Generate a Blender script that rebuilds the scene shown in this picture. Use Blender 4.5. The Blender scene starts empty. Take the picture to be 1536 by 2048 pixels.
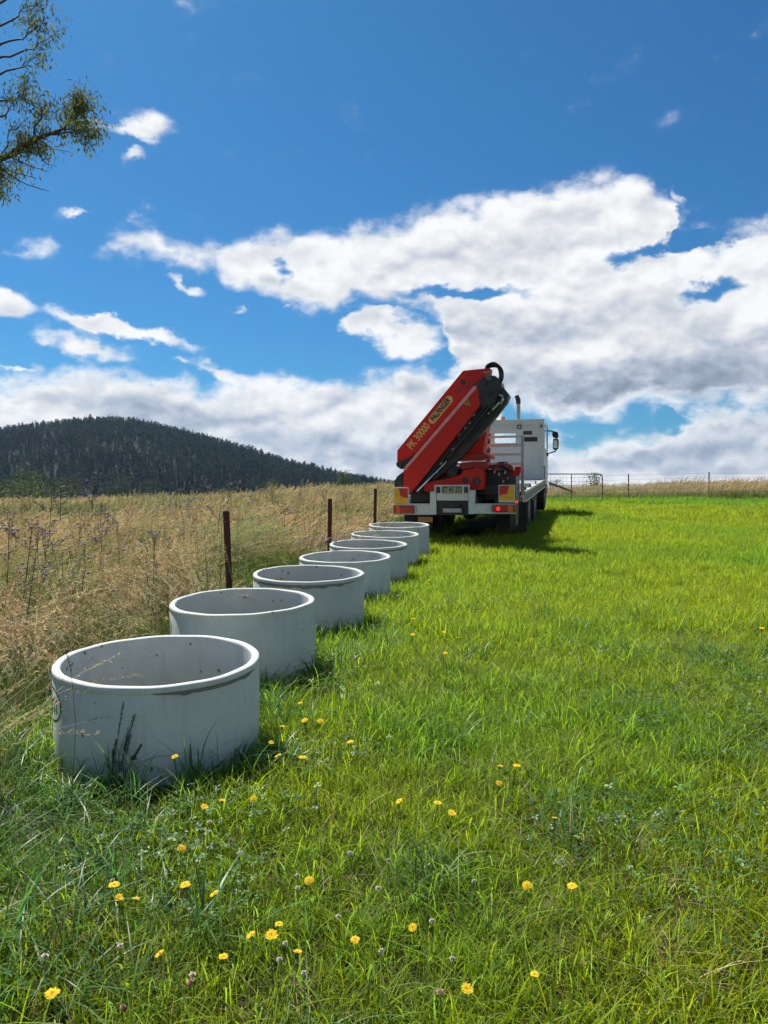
import bpy, bmesh, math, random
import numpy as np
from mathutils import Vector, Matrix, Euler
from math import radians as R, sin, cos, tan, pi, atan2, sqrt

SC = bpy.context.scene
COL = SC.collection
random.seed(7)
RNG = np.random.default_rng(11)

# ------------------------------------------------------------------ camera
EYE = 1.6
PITCH = 1.45
cam_d = bpy.data.cameras.new('camera')
cam = bpy.data.objects.new('camera', cam_d)
COL.objects.link(cam)
cam.location = (0, 0, EYE)
cam.rotation_euler = (R(90 - PITCH), 0, 0)
cam_d.sensor_fit = 'VERTICAL'
cam_d.sensor_height = 36
cam_d.lens = 27.04
cam_d.clip_start = 0.05
cam_d.clip_end = 12000
SC.camera = cam
SC.render.resolution_x = 768
SC.render.resolution_y = 1024
F = 1538.0                      # focal length in pixels of the 1536 x 2048 photograph


def ray(u, v):
    """direction of photograph pixel (u, v) in the world, y component 1-ish"""
    a, b = (u - 768) / F, (1024 - v) / F
    p = R(-PITCH)
    return Vector((a, cos(p) - b * sin(p), sin(p) + b * cos(p)))


def at(u, v, y):
    d = ray(u, v)
    return Vector((0, 0, EYE)) + d * (y / d.y)


# ------------------------------------------------------------------ sun, sky, exposure
SUN_AZ, SUN_EL = -36.0, 56.0     # degrees: azimuth from +Y (clockwise), elevation
sun_dir = Vector((sin(R(SUN_AZ)) * cos(R(SUN_EL)), cos(R(SUN_AZ)) * cos(R(SUN_EL)), sin(R(SUN_EL))))
sun_d = bpy.data.lights.new('sun', 'SUN')
sun_d.energy = 4.8
sun_d.angle = R(0.55)
sun_d.color = (1.0, 0.955, 0.88)
sun = bpy.data.objects.new('sun', sun_d)
COL.objects.link(sun)
sun.location = (-20, 30, 60)
sun.rotation_euler = sun_dir.to_track_quat('Z', 'Y').to_euler()

SC.view_settings.view_transform = 'Standard'
SC.view_settings.look = 'None'
SC.view_settings.exposure = 0.68
SC.view_settings.gamma = 1.0
SC.cycles.use_denoising = True
SC.cycles.max_bounces = 8
SC.cycles.transparent_max_bounces = 16
SC.cycles.transmission_bounces = 6
SC.cycles.diffuse_bounces = 5
SC.cycles.glossy_bounces = 3
SC.cycles.volume_bounces = 0
SC.cycles.caustics_reflective = False
SC.cycles.caustics_refractive = False


class NT:
    """small helper round a node tree"""
    def __init__(self, tree):
        self.t = tree
        tree.nodes.clear()

    def n(self, typ, ins=None, **kw):
        nd = self.t.nodes.new(typ)
        for k, v in kw.items():
            setattr(nd, k, v)
        if ins:
            for k, v in ins.items():
                self.set(nd, k, v)
        return nd

    def set(self, nd, k, v):
        s = nd.inputs[k]
        if isinstance(v, bpy.types.NodeSocket):
            self.t.links.new(v, s)
        elif isinstance(v, bpy.types.Node):
            self.t.links.new(v.outputs[0], s)
        else:
            if s.type == 'RGBA' and len(v) == 3:
                v = (*v, 1)
            s.default_value = v

    def m(self, op, a, b=None, c=None, clamp=False):
        nd = self.t.nodes.new('ShaderNodeMath')
        nd.operation = op
        nd.use_clamp = clamp
        for i, x in enumerate((a, b, c)):
            if x is not None:
                self.set(nd, i, x)
        return nd.outputs[0]

    def vm(self, op, a, b=None, sc=None):
        nd = self.t.nodes.new('ShaderNodeVectorMath')
        nd.operation = op
        self.set(nd, 0, a)
        if b is not None:
            self.set(nd, 1, b)
        if sc is not None:
            self.set(nd, 3, sc)
        return nd.outputs[0]

    def mixc(self, f, a, b, blend='MIX'):
        nd = self.t.nodes.new('ShaderNodeMix')
        nd.data_type = 'RGBA'
        nd.blend_type = blend
        self.set(nd, 0, f)
        self.set(nd, 6, a)
        self.set(nd, 7, b)
        return nd.outputs[2]

    def ss(self, x, lo, hi, a=0.0, b=1.0):
        nd = self.t.nodes.new('ShaderNodeMapRange')
        nd.interpolation_type = 'SMOOTHSTEP'
        self.set(nd, 0, x)
        for i, v in zip((1, 2, 3, 4), (lo, hi, a, b)):
            self.set(nd, i, v)
        return nd.outputs[0]

    def noise(self, vec, scale, detail=4, rough=0.55, dist=0.0, out=0):
        nd = self.n('ShaderNodeTexNoise', {'Vector': vec, 'Scale': scale, 'Detail': detail, 'Roughness': rough, 'Distortion': dist})
        return nd.outputs[out]


def azel(u, v):
    d = ray(u, v).normalized()
    return math.degrees(atan2(d.x, d.y)), math.degrees(math.asin(d.z))


# The cloud banks, given by their upper and lower outline; turned into azimuth and elevation further down
TOP_UP = [(-600, 560), (-300, 540), (-60, 520), (100, 505), (180, 497), (230, 470), (300, 456), (370, 480), (420, 492), (470, 476), (560, 462), (700, 464), (800, 440), (880, 415), (960, 396), (1040, 380),
          (1100, 370), (1180, 358), (1260, 364), (1320, 380), (1345, 410), (1358, 462), (1385, 474), (1440, 470), (1462, 455), (1500, 440), (1536, 430), (1650, 390), (1800, 420), (2000, 560), (2300, 600)]
BOT_UP = [(-600, 500), (-300, 500), (-60, 500), (100, 500), (180, 502), (240, 522), (330, 526), (420, 536), (450, 562), (540, 592), (600, 622), (650, 635), (690, 612), (720, 590), (800, 600), (850, 616),
          (880, 640), (895, 700), (930, 770), (990, 812), (1060, 830), (1200, 834), (1340, 814), (1420, 806), (1536, 812), (1800, 820), (2300, 780)]
TOP_LO = [(-600, 700), (-300, 720), (-60, 750), (0, 756), (60, 746), (130, 729), (180, 725), (260, 738), (330, 756), (400, 770), (450, 778), (500, 772), (520, 760), (600, 760), (660, 768), (720, 756), (780, 741),
          (840, 730), (870, 745), (890, 752), (905, 738), (940, 730), (1000, 800), (1040, 866), (1090, 868), (1180, 868), (1260, 862), (1340, 842), (1370, 824), (1420, 812), (1480, 788), (1536, 800), (1800, 850), (2300, 800)]
# small clouds and gaps: (u, v, ru, rv, tilt, weight)
SMALL = [(800, 655, 84, 34, -8, 1.2), (728, 640, 46, 20, 20, .9), (812, 700, 52, 20, 0, .8), (448, 750, 50, 15, -24, .85), (355, 726, 26, 8, 0, .5),
         (28, 608, 56, 24, -10, 1.0), (176, 636, 60, 19, -10, 1.0), (285, 668, 105, 15, -12, .95), (172, 688, 78, 20, -14, .9), (45, 752, 50, 8, -4, .8),
         (305, 246, 60, 28, 4, .75), (235, 258, 64, 15, 5, .65), (263, 318, 26, 10, 25, .62), (165, 431, 28, 6, 0, .55), (364, 572, 34, 12, -30, .7),
         (480, 628, 22, 6, 0, .5), (578, 622, 22, 6, 0, .5), (1350, 395, 12, 30, 20, .6), (750, 605, 60, 8, -8, .4)]
HOLES = [(1330, 500, 80, 11, 6, .85), (1424, 578, 36, 14, 10, .95), (930, 578, 90, 9, -3, .75), (574, 535, 16, 15, 0, .75), (1345, 846, 22, 14, 0, .6)]
GREY = [(1190, 782, 330, 40, 0, 1.3), (1400, 762, 220, 40, 0, .6), (1010, 668, 120, 40, 0, .85), (1220, 640, 120, 36, 0, .5), (1420, 690, 130, 36, 0, .55), (1010, 520, 190, 22, 4, .35),
        (690, 905, 190, 34, 0, 1.1), (480, 850, 220, 22, 0, .6), (160, 800, 150, 18, 0, .55), (330, 826, 120, 20, 0, .5), (1500, 850, 90, 30, 0, .9), (1420, 905, 260, 26, 0, .7),
        (1180, 930, 160, 26, 0, .6)]

world = bpy.data.worlds.new('World')
SC.world = world
world.use_nodes = True
W = NT(world.node_tree)
tc = W.n('ShaderNodeTexCoord')
dirv = W.vm('NORMALIZE', tc.outputs['Generated'])
sep = W.n('ShaderNodeSeparateXYZ', {0: dirv})
az = W.m('MULTIPLY', W.m('ARCTAN2', sep.outputs[0], sep.outputs[1]), 180 / pi)
el = W.m('MULTIPLY', W.m('ARCSINE', sep.outputs[2]), 180 / pi)
P = W.n('ShaderNodeCombineXYZ', {0: az, 1: el}).outputs[0]
flat = W.vm('MULTIPLY', dirv, (1.0, 1.0, 1.55))


def ellipses(lst, pos, grow):
    acc = None
    for (u, v, ru, rv, tilt, wt) in lst:
        a0, e0 = azel(u, v)
        k = math.degrees(1 / F)
        mp = W.n('ShaderNodeMapping', {'Vector': pos, 'Location': (a0, e0, 0), 'Rotation': (0, 0, R(tilt)), 'Scale': (ru * k * grow, rv * k * grow, 1)}, vector_type='TEXTURE')
        g = W.n('ShaderNodeTexGradient', {0: mp.outputs[0]}, gradient_type='SPHERICAL')
        acc = W.m('MULTIPLY_ADD', g.outputs['Fac'], wt, acc if acc is not None else 0.0)
    return acc


def outline(pts, azn):
    """elevation (degrees) of an outline as a function of azimuth"""
    nd = W.n('ShaderNodeFloatCurve', {'Value': azn})
    cur = nd.mapping.curves[0]
    q = [azel(u, v) for u, v in pts]
    q = sorted(((a + 50) / 100, (e + 5) / 40) for a, e in q)
    cur.points[0].location = (0, q[0][1])
    cur.points[1].location = (1, q[-1][1])
    for x, y in q:
        if 0.001 < x < .999:
            cur.points.new(x, y)
    nd.mapping.update()
    return W.m('MULTIPLY_ADD', nd.outputs[0], 40.0, -5.0)


# domain warp, two scales
w1 = W.vm('SCALE', W.vm('SUBTRACT', W.noise(flat, 11, 2, .6, out=1), (.5, .5, .5)), sc=2.2)
w2 = W.vm('SCALE', W.vm('SUBTRACT', W.noise(flat, 36, 4, .62, out=1), (.5, .5, .5)), sc=1.7)
Pw = W.vm('ADD', P, W.vm('MULTIPLY', W.vm('ADD', w1, w2), (1, 1, 0)))
sw = W.n('ShaderNodeSeparateXYZ', {0: Pw})
azn = W.m('MULTIPLY_ADD', sw.outputs[0], .01, .5)
elw = sw.outputs[1]
up = W.m('MINIMUM', W.m('SUBTRACT', outline(TOP_UP, azn), elw), W.m('SUBTRACT', elw, outline(BOT_UP, azn)))
lo = W.m('SUBTRACT', outline(TOP_LO, azn), elw)
sdf = W.m('MAXIMUM', up, lo)
fb = W.noise(flat, 15, 8, .62)
fs1 = W.noise(flat, 13, 4, .5)
fs2 = W.noise(W.vm('ADD', flat, (-.005, 0, .020)), 13, 4, .5)
puffv = W.vm('ADD', flat, W.vm('SCALE', W.noise(flat, 30, 3, .6, out=1), sc=.012))


def puffs(vec):
    a_ = W.m('ABSOLUTE', W.m('SUBTRACT', W.noise(vec, 12, 3, .5), .5))
    return W.m('MULTIPLY_ADD', a_, -4.5, .85)


pf = puffs(puffv)
pf2 = puffs(W.vm('ADD', puffv, (-.006, 0, .016)))
small = W.m('MULTIPLY_ADD', ellipses(SMALL, Pw, 1.5), 3.0, -1.0)
sdf = W.m('MAXIMUM', sdf, small)
sdf = W.m('SUBTRACT', W.m('MINIMUM', sdf, 1.7), W.m('MULTIPLY', ellipses(HOLES, Pw, 1.9), 3.8))
dens = W.m('ADD', sdf, W.m('MULTIPLY', W.m('SUBTRACT', fb, .5), 3.2))
dens = W.m('ADD', dens, W.m('MULTIPLY', W.m('SUBTRACT', .42, pf), 1.0))
alpha = W.ss(dens, -.6, 1.15)
wisp = W.m('MULTIPLY', W.ss(dens, -.8, .2), .08)
alpha = W.m('MAXIMUM', alpha, wisp)
# light and shade of the clouds themselves: thick parts and undersides grey, billows lit from above
gry = ellipses(GREY, Pw, 1.7)
big = W.noise(flat, 6, 3, .5)
lum = W.m('MULTIPLY_ADD', W.m('SUBTRACT', fs1, fs2), 6.5, 9.1)
lum = W.m('MULTIPLY_ADD', W.m('SUBTRACT', pf2, pf), 2.6, lum)
lum = W.m('SUBTRACT', lum, W.m('MULTIPLY', W.ss(big, .42, .66), 1.0))
lum = W.m('SUBTRACT', lum, W.m('MULTIPLY', W.m('MULTIPLY', W.m('POWER', gry, .8), W.ss(dens, .2, 1.6)), W.ss(fb, .25, .72, 2.6, 4.0)))
lum = W.m('ADD', lum, W.m('MULTIPLY', W.ss(dens, 1.6, .4), .9))
lum = W.m('MINIMUM', W.m('MAXIMUM', W.m('MULTIPLY', lum, .90), 2.4), 8.9)
shade = W.ss(lum, 3.0, 8.6)
cc = W.mixc(shade, (.76, .90, 1.15), (1.0, 1.01, 1.02))
cloud = W.vm('SCALE', cc, sc=lum)
sky = W.n('ShaderNodeTexSky', sky_type='NISHITA', sun_disc=False, sun_elevation=R(SUN_EL), sun_rotation=R(SUN_AZ), altitude=350, air_density=1.0, dust_density=.9, ozone_density=3.0)
blue = W.vm('MULTIPLY', sky.outputs[0], (.19, .59, .86))
col = W.mixc(alpha, blue, cloud)
bg = W.n('ShaderNodeBackground', {'Color': col, 'Strength': .068})
W.n('ShaderNodeOutputWorld', {'Surface': bg})
world.cycles.sampling_method = 'MANUAL'
world.cycles.sample_map_resolution = 512


# ------------------------------------------------------------------ helpers
def tag(o, label=None, cat=None, group=None, kind=None):
    for k, v in (('label', label), ('category', cat), ('group', group), ('kind', kind)):
        if v:
            o[k] = v
    return o


def empty(name, loc=(0, 0, 0), rz=0.0):
    o = bpy.data.objects.new(name, None)
    COL.objects.link(o)
    o.location = loc
    o.rotation_euler = (0, 0, rz)
    o.empty_display_size = .1
    return o


def link(name, me, mat=None, parent=None):
    o = bpy.data.objects.new(name, me)
    COL.objects.link(o)
    if mat is not None:
        for m_ in (mat if isinstance(mat, (list, tuple)) else [mat]):
            me.materials.append(m_)
    if parent is not None:
        o.parent = parent
    return o


def copy_tree(o, parent=None):
    c = o.copy()
    COL.objects.link(c)
    if parent is not None:
        c.parent = parent
    for ch in list(o.children):
        copy_tree(ch, c)
    return c


class MB:
    """collects shapes of one part"""
    def __init__(self):
        self.v, self.f, self.mi = [], [], []

    def add(self, vs, fs, mi=0):
        b = len(self.v)
        self.v += [tuple(p) for p in vs]
        self.f += [tuple(b + i for i in f) for f in fs]
        self.mi += [mi] * len(fs)

    def box(self, c, s, rot=None, mi=0):
        vs = [Vector((x * s[0] / 2, y * s[1] / 2, z * s[2] / 2)) for x in (-1, 1) for y in (-1, 1) for z in (-1, 1)]
        if rot is not None:
            m_ = Euler(rot).to_matrix()
            vs = [m_ @ p for p in vs]
        vs = [p + Vector(c) for p in vs]
        self.add(vs, [(0, 1, 3, 2), (4, 6, 7, 5), (0, 4, 5, 1), (2, 3, 7, 6), (0, 2, 6, 4), (1, 5, 7, 3)], mi)

    def bb(self, x0, x1, y0, y1, z0, z1, mi=0):
        self.box(((x0 + x1) / 2, (y0 + y1) / 2, (z0 + z1) / 2), (abs(x1 - x0), abs(y1 - y0), abs(z1 - z0)), None, mi)

    def prism(self, poly, y0, y1, mi=0):
        """polygon in the XZ plane pushed out along Y"""
        a = sum(poly[i][0] * poly[(i + 1) % len(poly)][1] - poly[(i + 1) % len(poly)][0] * poly[i][1] for i in range(len(poly)))
        if a < 0:
            poly = poly[::-1]
        n = len(poly)
        vs = [(x, y0, z) for x, z in poly] + [(x, y1, z) for x, z in poly]
        fs = [tuple(range(n)), tuple(range(2 * n - 1, n - 1, -1))]
        fs += [(i, i + n, (i + 1) % n + n, (i + 1) % n) for i in range(n)]
        self.add(vs, fs, mi)

    def tube(self, pts, r, n=8, mi=0, caps=True):
        pts = [Vector(p) for p in pts]
        rs = r if isinstance(r, (list, tuple)) else [r] * len(pts)
        vs, fs = [], []
        up = None
        for i, p in enumerate(pts):
            d = (pts[min(i + 1, len(pts) - 1)] - pts[max(i - 1, 0)])
            if d.length < 1e-9:
                d = Vector((0, 0, 1))
            d.normalize()
            if up is None:
                up = Vector((0, 0, 1)) if abs(d.z) < .9 else Vector((0, 1, 0))
            s = d.cross(up).normalized()
            up = s.cross(d).normalized()
            for k in range(n):
                a = 2 * pi * k / n
                vs.append(p + (s * cos(a) + up * sin(a)) * rs[i])
        for i in range(len(pts) - 1):
            for k in range(n):
                fs.append((i * n + k, i * n + (k + 1) % n, (i + 1) * n + (k + 1) % n, (i + 1) * n + k))
        if caps:
            fs.append(tuple(range(n - 1, -1, -1)))
            fs.append(tuple((len(pts) - 1) * n + k for k in range(n)))
        self.add(vs, fs, mi)

    def disc_y(self, c, r, y0, y1, n=20, mi=0):
        self.prism([(c[0] + r * cos(2 * pi * k / n), c[1] + r * sin(2 * pi * k / n)) for k in range(n)], y0, y1, mi)

    def lathe(self, prof, c=(0, 0, 0), n=32, mi=0, axis='Z', closed=True):
        """prof: (radius, height) outline, turned round the axis"""
        vs, fs = [], []
        m_ = len(prof)
        for k in range(n):
            a = 2 * pi * k / n
            for r_, h_ in prof:
                if axis == 'Z':
                    p = (r_ * cos(a), r_ * sin(a), h_)
                else:
                    p = (h_, r_ * cos(a), r_ * sin(a))
                vs.append((p[0] + c[0], p[1] + c[1], p[2] + c[2]))
        for k in range(n):
            for i in range(m_ if closed else m_ - 1):
                j = (i + 1) % m_
                k2 = (k + 1) % n
                fs.append((k * m_ + i, k2 * m_ + i, k2 * m_ + j, k * m_ + j))
        self.add(vs, fs, mi)

    def build(self, name, mat, parent=None, smooth=False, bevel=0.0, segs=2, angle=35):
        me = bpy.data.meshes.new(name)
        me.from_pydata(self.v, [], self.f)
        bm = bmesh.new()
        bm.from_mesh(me)
        bmesh.ops.recalc_face_normals(bm, faces=bm.faces)
        if bevel > 0:
            es = [e for e in bm.edges if len(e.link_faces) == 2 and e.calc_face_angle(0) > R(40)]
            bmesh.ops.bevel(bm, geom=es, offset=bevel, segments=segs, affect='EDGES', clamp_overlap=True)
        if smooth:
            for f in bm.faces:
                f.smooth = True
            for e in bm.edges:
                if len(e.link_faces) == 2 and e.calc_face_angle(0) > R(angle):
                    e.smooth = False
        if len(set(self.mi)) > 1 and not bevel:
            for f, i in zip(bm.faces, self.mi):
                f.material_index = i
        bm.to_mesh(me)
        bm.free()
        return link(name, me, mat, parent)


def mat_new(name):
    m_ = bpy.data.materials.new(name)
    m_.use_nodes = True
    return m_, NT(m_.node_tree)


def simple(name, col_, rough=.5, metal=0.0, dirt=0.0, dirtcol=(.12, .09, .06), scale=6.0, bump=0.0, spec=.5, coat=0.0, trans=0.0, emit=None):
    """paint, rubber, steel ...: with uneven colour and gloss and, if asked for, grime"""
    m_, N = mat_new(name)
    tcd = N.n('ShaderNodeTexCoord').outputs['Object']
    n1 = N.noise(tcd, scale, 6, .6)
    n2 = N.noise(tcd, scale * 9, 4, .6)
    c = N.mixc(N.ss(n1, .3, .7), tuple(x * .86 for x in col_), tuple(min(1, x * 1.08) for x in col_))
    if dirt:
        d = N.m('MULTIPLY', N.ss(N.m('ADD', n1, N.m('MULTIPLY', n2, .5)), .62, 1.0), dirt)
        c = N.mixc(d, c, dirtcol)
    ins = {'Base Color': c, 'Roughness': N.ss(n2, .2, .8, max(.02, rough - .08), min(1, rough + .12)), 'Metallic': metal, 'Specular IOR Level': spec, 'Coat Weight': coat, 'Transmission Weight': trans}
    if emit:
        ins['Emission Color'] = (*emit[0], 1)
        ins['Emission Strength'] = emit[1]
    b = N.n('ShaderNodeBsdfPrincipled', ins)
    if bump:
        bp = N.n('ShaderNodeBump', {'Height': N.m('ADD', n1, n2), 'Strength': bump, 'Distance': .01})
        N.set(b, 'Normal', bp.outputs[0])
    N.n('ShaderNodeOutputMaterial', {0: b})
    return m_


def smooth01(a, lo, hi):
    t = np.clip((np.asarray(a, float) - lo) / (hi - lo), 0, 1)
    return t * t * (3 - 2 * t)


def vnoise(x, y, sc, seed=0):
    """value noise 0..1"""
    x, y = np.asarray(x, float) / sc + seed * 17.3, np.asarray(y, float) / sc + seed * 9.1
    xi, yi = np.floor(x), np.floor(y)
    fx, fy = x - xi, y - yi
    fx, fy = fx * fx * (3 - 2 * fx), fy * fy * (3 - 2 * fy)

    def h(a, b):
        s = np.sin(a * 127.1 + b * 311.7 + seed * 74.7) * 43758.5453
        return s - np.floor(s)
    return (h(xi, yi) * (1 - fx) + h(xi + 1, yi) * fx) * (1 - fy) + (h(xi, yi + 1) * (1 - fx) + h(xi + 1, yi + 1) * fx) * fy


def fbm2(x, y, sc, seed=0):
    return vnoise(x, y, sc, seed) * .55 + vnoise(x, y, sc * .45, seed + 1) * .3 + vnoise(x, y, sc * .2, seed + 2) * .15


# ------------------------------------------------------------------ the lie of the land
_yy = np.arange(-80, 400, .25)
_pr = np.interp(_yy, [-80, 0, 4, 7.5, 11, 14, 16, 22, 30, 36, 42, 55, 80, 140, 400], [-2, 0, .17, .25, .33, .47, .62, .88, 1.17, 1.3, 1.3, 1.0, -.2, -2.5, -4])
_pr = np.convolve(np.pad(_pr, 8, mode='edge'), np.ones(17) / 17, mode='valid')
_pl = np.interp(_yy, [-80, 0, 4, 7.5, 11, 15, 22, 30, 45, 60, 90, 140, 400], [-2, 0, .16, .24, .31, .40, .46, .5, .42, .1, -.6, -1.2, -3])
_pl = np.convolve(np.pad(_pl, 12, mode='edge'), np.ones(25) / 25, mode='valid')


def ground(x, y):
    x, y = np.asarray(x, float), np.asarray(y, float)
    f = smooth01(x, -13, 2)
    z = np.interp(y, _yy, _pl) * (1 - f) + np.interp(y, _yy, _pr) * f
    z = z + (fbm2(x, y, 3.1, 3) - .5) * .07 * smooth01(np.hypot(x, y), 1, 6) + (vnoise(x, y, 9, 5) - .5) * .12 * smooth01(y, 12, 30)
    return z


def g1(x, y):
    return float(ground(x, y))


def hit(u, v, h):
    """where the sight line of a pixel passes h metres above the ground"""
    d = ray(u, v)
    lo_, hi_ = .5, 80.0
    t = .5
    prev = t
    while t < 80:
        p = Vector((0, 0, EYE)) + d * t
        if p.z < g1(p.x, p.y) + h:
            break
        prev = t
        t *= 1.03
    for _ in range(20):
        mid = (prev + t) / 2
        p = Vector((0, 0, EYE)) + d * mid
        if p.z < g1(p.x, p.y) + h:
            t = mid
        else:
            prev = mid
    return Vector((0, 0, EYE)) + d * t


def row_x(y):
    """x of the row of rings at depth y"""
    return -1.206 + .147 * (np.asarray(y, float) - 4.06)


# ------------------------------------------------------------------ ground sheet
def warped(lo_, hi_, n, k):
    t = np.linspace(-1, 1, n)
    s = np.sinh(t * k) / np.sinh(k)
    return np.where(s < 0, -s * lo_, s * hi_)


gx = warped(-1900, 1900, 190, 6.3)
gy = warped(-300, 2600, 230, 6.0)
GX, GY = np.meshgrid(gx, gy)
GZ = ground(GX, GY)
far = smooth01(GY, 300, 1200)
GZ = GZ * (1 - far) + far * (-4)
verts = np.stack([GX.ravel(), GY.ravel(), GZ.ravel()], 1)
nx_, ny_ = len(gx), len(gy)
ii = (np.arange(ny_ - 1)[:, None] * nx_ + np.arange(nx_ - 1)[None, :]).ravel()
faces = np.stack([ii, ii + 1, ii + 1 + nx_, ii + nx_], 1)
me = bpy.data.meshes.new('ground')
me.from_pydata(verts.tolist(), [], faces.tolist())
me.polygons.foreach_set('use_smooth', [True] * len(me.polygons))
gm, N = mat_new('soil_and_thatch')
pos = N.n('ShaderNodeNewGeometry').outputs['Position']
n1 = N.noise(pos, 1.3, 6, .65)
n2 = N.noise(pos, 22, 5, .7)
n3 = N.noise(pos, .02, 4, .6)
soil = N.mixc(N.ss(n1, .35, .65), (.02, .03, .009), (.045, .036, .018))
soil = N.mixc(N.ss(n2, .42, .7), soil, (.08, .068, .034))
sp = N.n('ShaderNodeSeparateXYZ', {0: pos})
farc = N.mixc(N.ss(n3, .35, .65), (.10, .15, .03), (.24, .20, .09))
c = N.mixc(N.ss(sp.outputs[1], 40, 70), soil, farc)
b = N.n('ShaderNodeBsdfPrincipled', {'Base Color': c, 'Roughness': .95, 'Specular IOR Level': .1})
bp = N.n('ShaderNodeBump', {'Height': n2, 'Strength': .7, 'Distance': .03})
N.set(b, 'Normal', bp.outputs[0])
N.n('ShaderNodeOutputMaterial', {0: b})
tag(link('ground', me, gm), kind='structure')

# ------------------------------------------------------------------ the hill
HP_U = [-900, -500, -200, 0, 60, 130, 200, 280, 340, 420, 500, 600, 700, 800, 900, 1000]
HP_V = [985, 930, 875, 865, 858, 848, 843, 847, 860, 880, 903, 933, 955, 974, 986, 990]
hx = np.linspace(-900, 1000, 120)
hy = np.linspace(430, 1500, 60)
HV = np.interp(hx, HP_U, HP_V)
HP_OFF = 7
HV = np.convolve(np.pad(HV, 3, mode='edge'), np.ones(7) / 7, mode='valid')


def hill_z(s, y):
    """s = (u - 768) / F, the bearing; the crest stands 1000 m away"""
    H = (985 - HP_OFF - np.interp(s * F + 768, hx, HV)) / F * 1000
    t = np.where(y < 1000, smooth01(y, 430, 1010) ** .8, 1 - smooth01(y, 1000, 1500))
    w = (fbm2(s * 1000, y, 160, 8) - .5) * 9 * t
    return -6 + (H + 6.5) * t + w * smooth01(H, 2, 20)


S, Y = np.meshgrid((hx - 768) / F, hy)
Zh = hill_z(S, Y)
verts = np.stack([(S * Y).ravel(), Y.ravel(), Zh.ravel()], 1)
nx_, ny_ = len(hx), len(hy)
ii = (np.arange(ny_ - 1)[:, None] * nx_ + np.arange(nx_ - 1)[None, :]).ravel()
me = bpy.data.meshes.new('hill')
me.from_pydata(verts.tolist(), [], np.stack([ii, ii + 1, ii + 1 + nx_, ii + nx_], 1).tolist())
me.polygons.foreach_set('use_smooth', [True] * len(me.polygons))
tag(link('hill', me, simple('hill_floor', (.014, .020, .018), .95, dirt=.0, scale=.02, spec=.1)), kind='structure')


# ------------------------------------------------------------------ scattering (for what nobody could count)
def scatter(name, protos, P3, rot, scl, tint, idx, mat_kind='stuff'):
    me = bpy.data.meshes.new(name)
    me.vertices.add(len(P3))
    me.vertices.foreach_set('co', np.asarray(P3, np.float32).ravel())
    for nm, ty, arr in (('rot', 'FLOAT_VECTOR', rot), ('scl', 'FLOAT', scl), ('tint', 'FLOAT', tint), ('idx', 'INT', idx)):
        a = me.attributes.new(nm, ty, 'POINT')
        if ty == 'FLOAT_VECTOR':
            a.data.foreach_set('vector', np.asarray(arr, np.float32).ravel())
        elif ty == 'INT':
            a.data.foreach_set('value', np.asarray(arr, np.int32))
        else:
            a.data.foreach_set('value', np.asarray(arr, np.float32))
    o = bpy.data.objects.new(name, me)
    COL.objects.link(o)
    pc = bpy.data.collections.new(name + '_kinds')
    for i, p in enumerate(protos):
        po = bpy.data.objects.new('%s_kind_%02d' % (name, i), p)
        pc.objects.link(po)
    ng = bpy.data.node_groups.new(name, 'GeometryNodeTree')
    ng.interface.new_socket('Geometry', in_out='INPUT', socket_type='NodeSocketGeometry')
    ng.interface.new_socket('Geometry', in_out='OUTPUT', socket_type='NodeSocketGeometry')
    L = ng.links
    gi, go = ng.nodes.new('NodeGroupInput'), ng.nodes.new('NodeGroupOutput')
    ci = ng.nodes.new('GeometryNodeCollectionInfo')
    ci.inputs['Collection'].default_value = pc
    ci.inputs['Separate Children'].default_value = True
    ci.inputs['Reset Children'].default_value = True
    ip = ng.nodes.new('GeometryNodeInstanceOnPoints')

    def att(nm, ty):
        a = ng.nodes.new('GeometryNodeInputNamedAttribute')
        a.data_type = ty
        a.inputs['Name'].default_value = nm
        return a.outputs['Attribute']
    e2r = ng.nodes.new('FunctionNodeEulerToRotation')
    L.new(att('rot', 'FLOAT_VECTOR'), e2r.inputs[0])
    L.new(gi.outputs[0], ip.inputs['Points'])
    L.new(ci.outputs[0], ip.inputs['Instance'])
    ip.inputs['Pick Instance'].default_value = True
    L.new(att('idx', 'INT'), ip.inputs['Instance Index'])
    L.new(e2r.outputs[0], ip.inputs['Rotation'])
    L.new(att('scl', 'FLOAT'), ip.inputs['Scale'])
    L.new(ip.outputs[0], go.inputs[0])
    md = o.modifiers.new('scatter', 'NODES')
    md.node_group = ng
    tag(o, kind=mat_kind)
    return o


def mesh_np(name, V, Fq, attrs, mat, smooth=True):
    me = bpy.data.meshes.new(name)
    V = np.asarray(V, np.float32)
    Fq = np.asarray(Fq, np.int32)
    me.vertices.add(len(V))
    me.vertices.foreach_set('co', V.ravel())
    me.loops.add(Fq.size)
    me.loops.foreach_set('vertex_index', Fq.ravel())
    me.polygons.add(len(Fq))
    me.polygons.foreach_set('loop_start', np.arange(len(Fq), dtype=np.int32) * Fq.shape[1])
    if smooth:
        me.polygons.foreach_set('use_smooth', np.ones(len(Fq), bool))
    me.update(calc_edges=True)
    for k, a in attrs.items():
        at_ = me.attributes.new(k, 'FLOAT', 'POINT')
        at_.data.foreach_set('value', np.asarray(a, np.float32))
    me.materials.append(mat)
    return me


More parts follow.
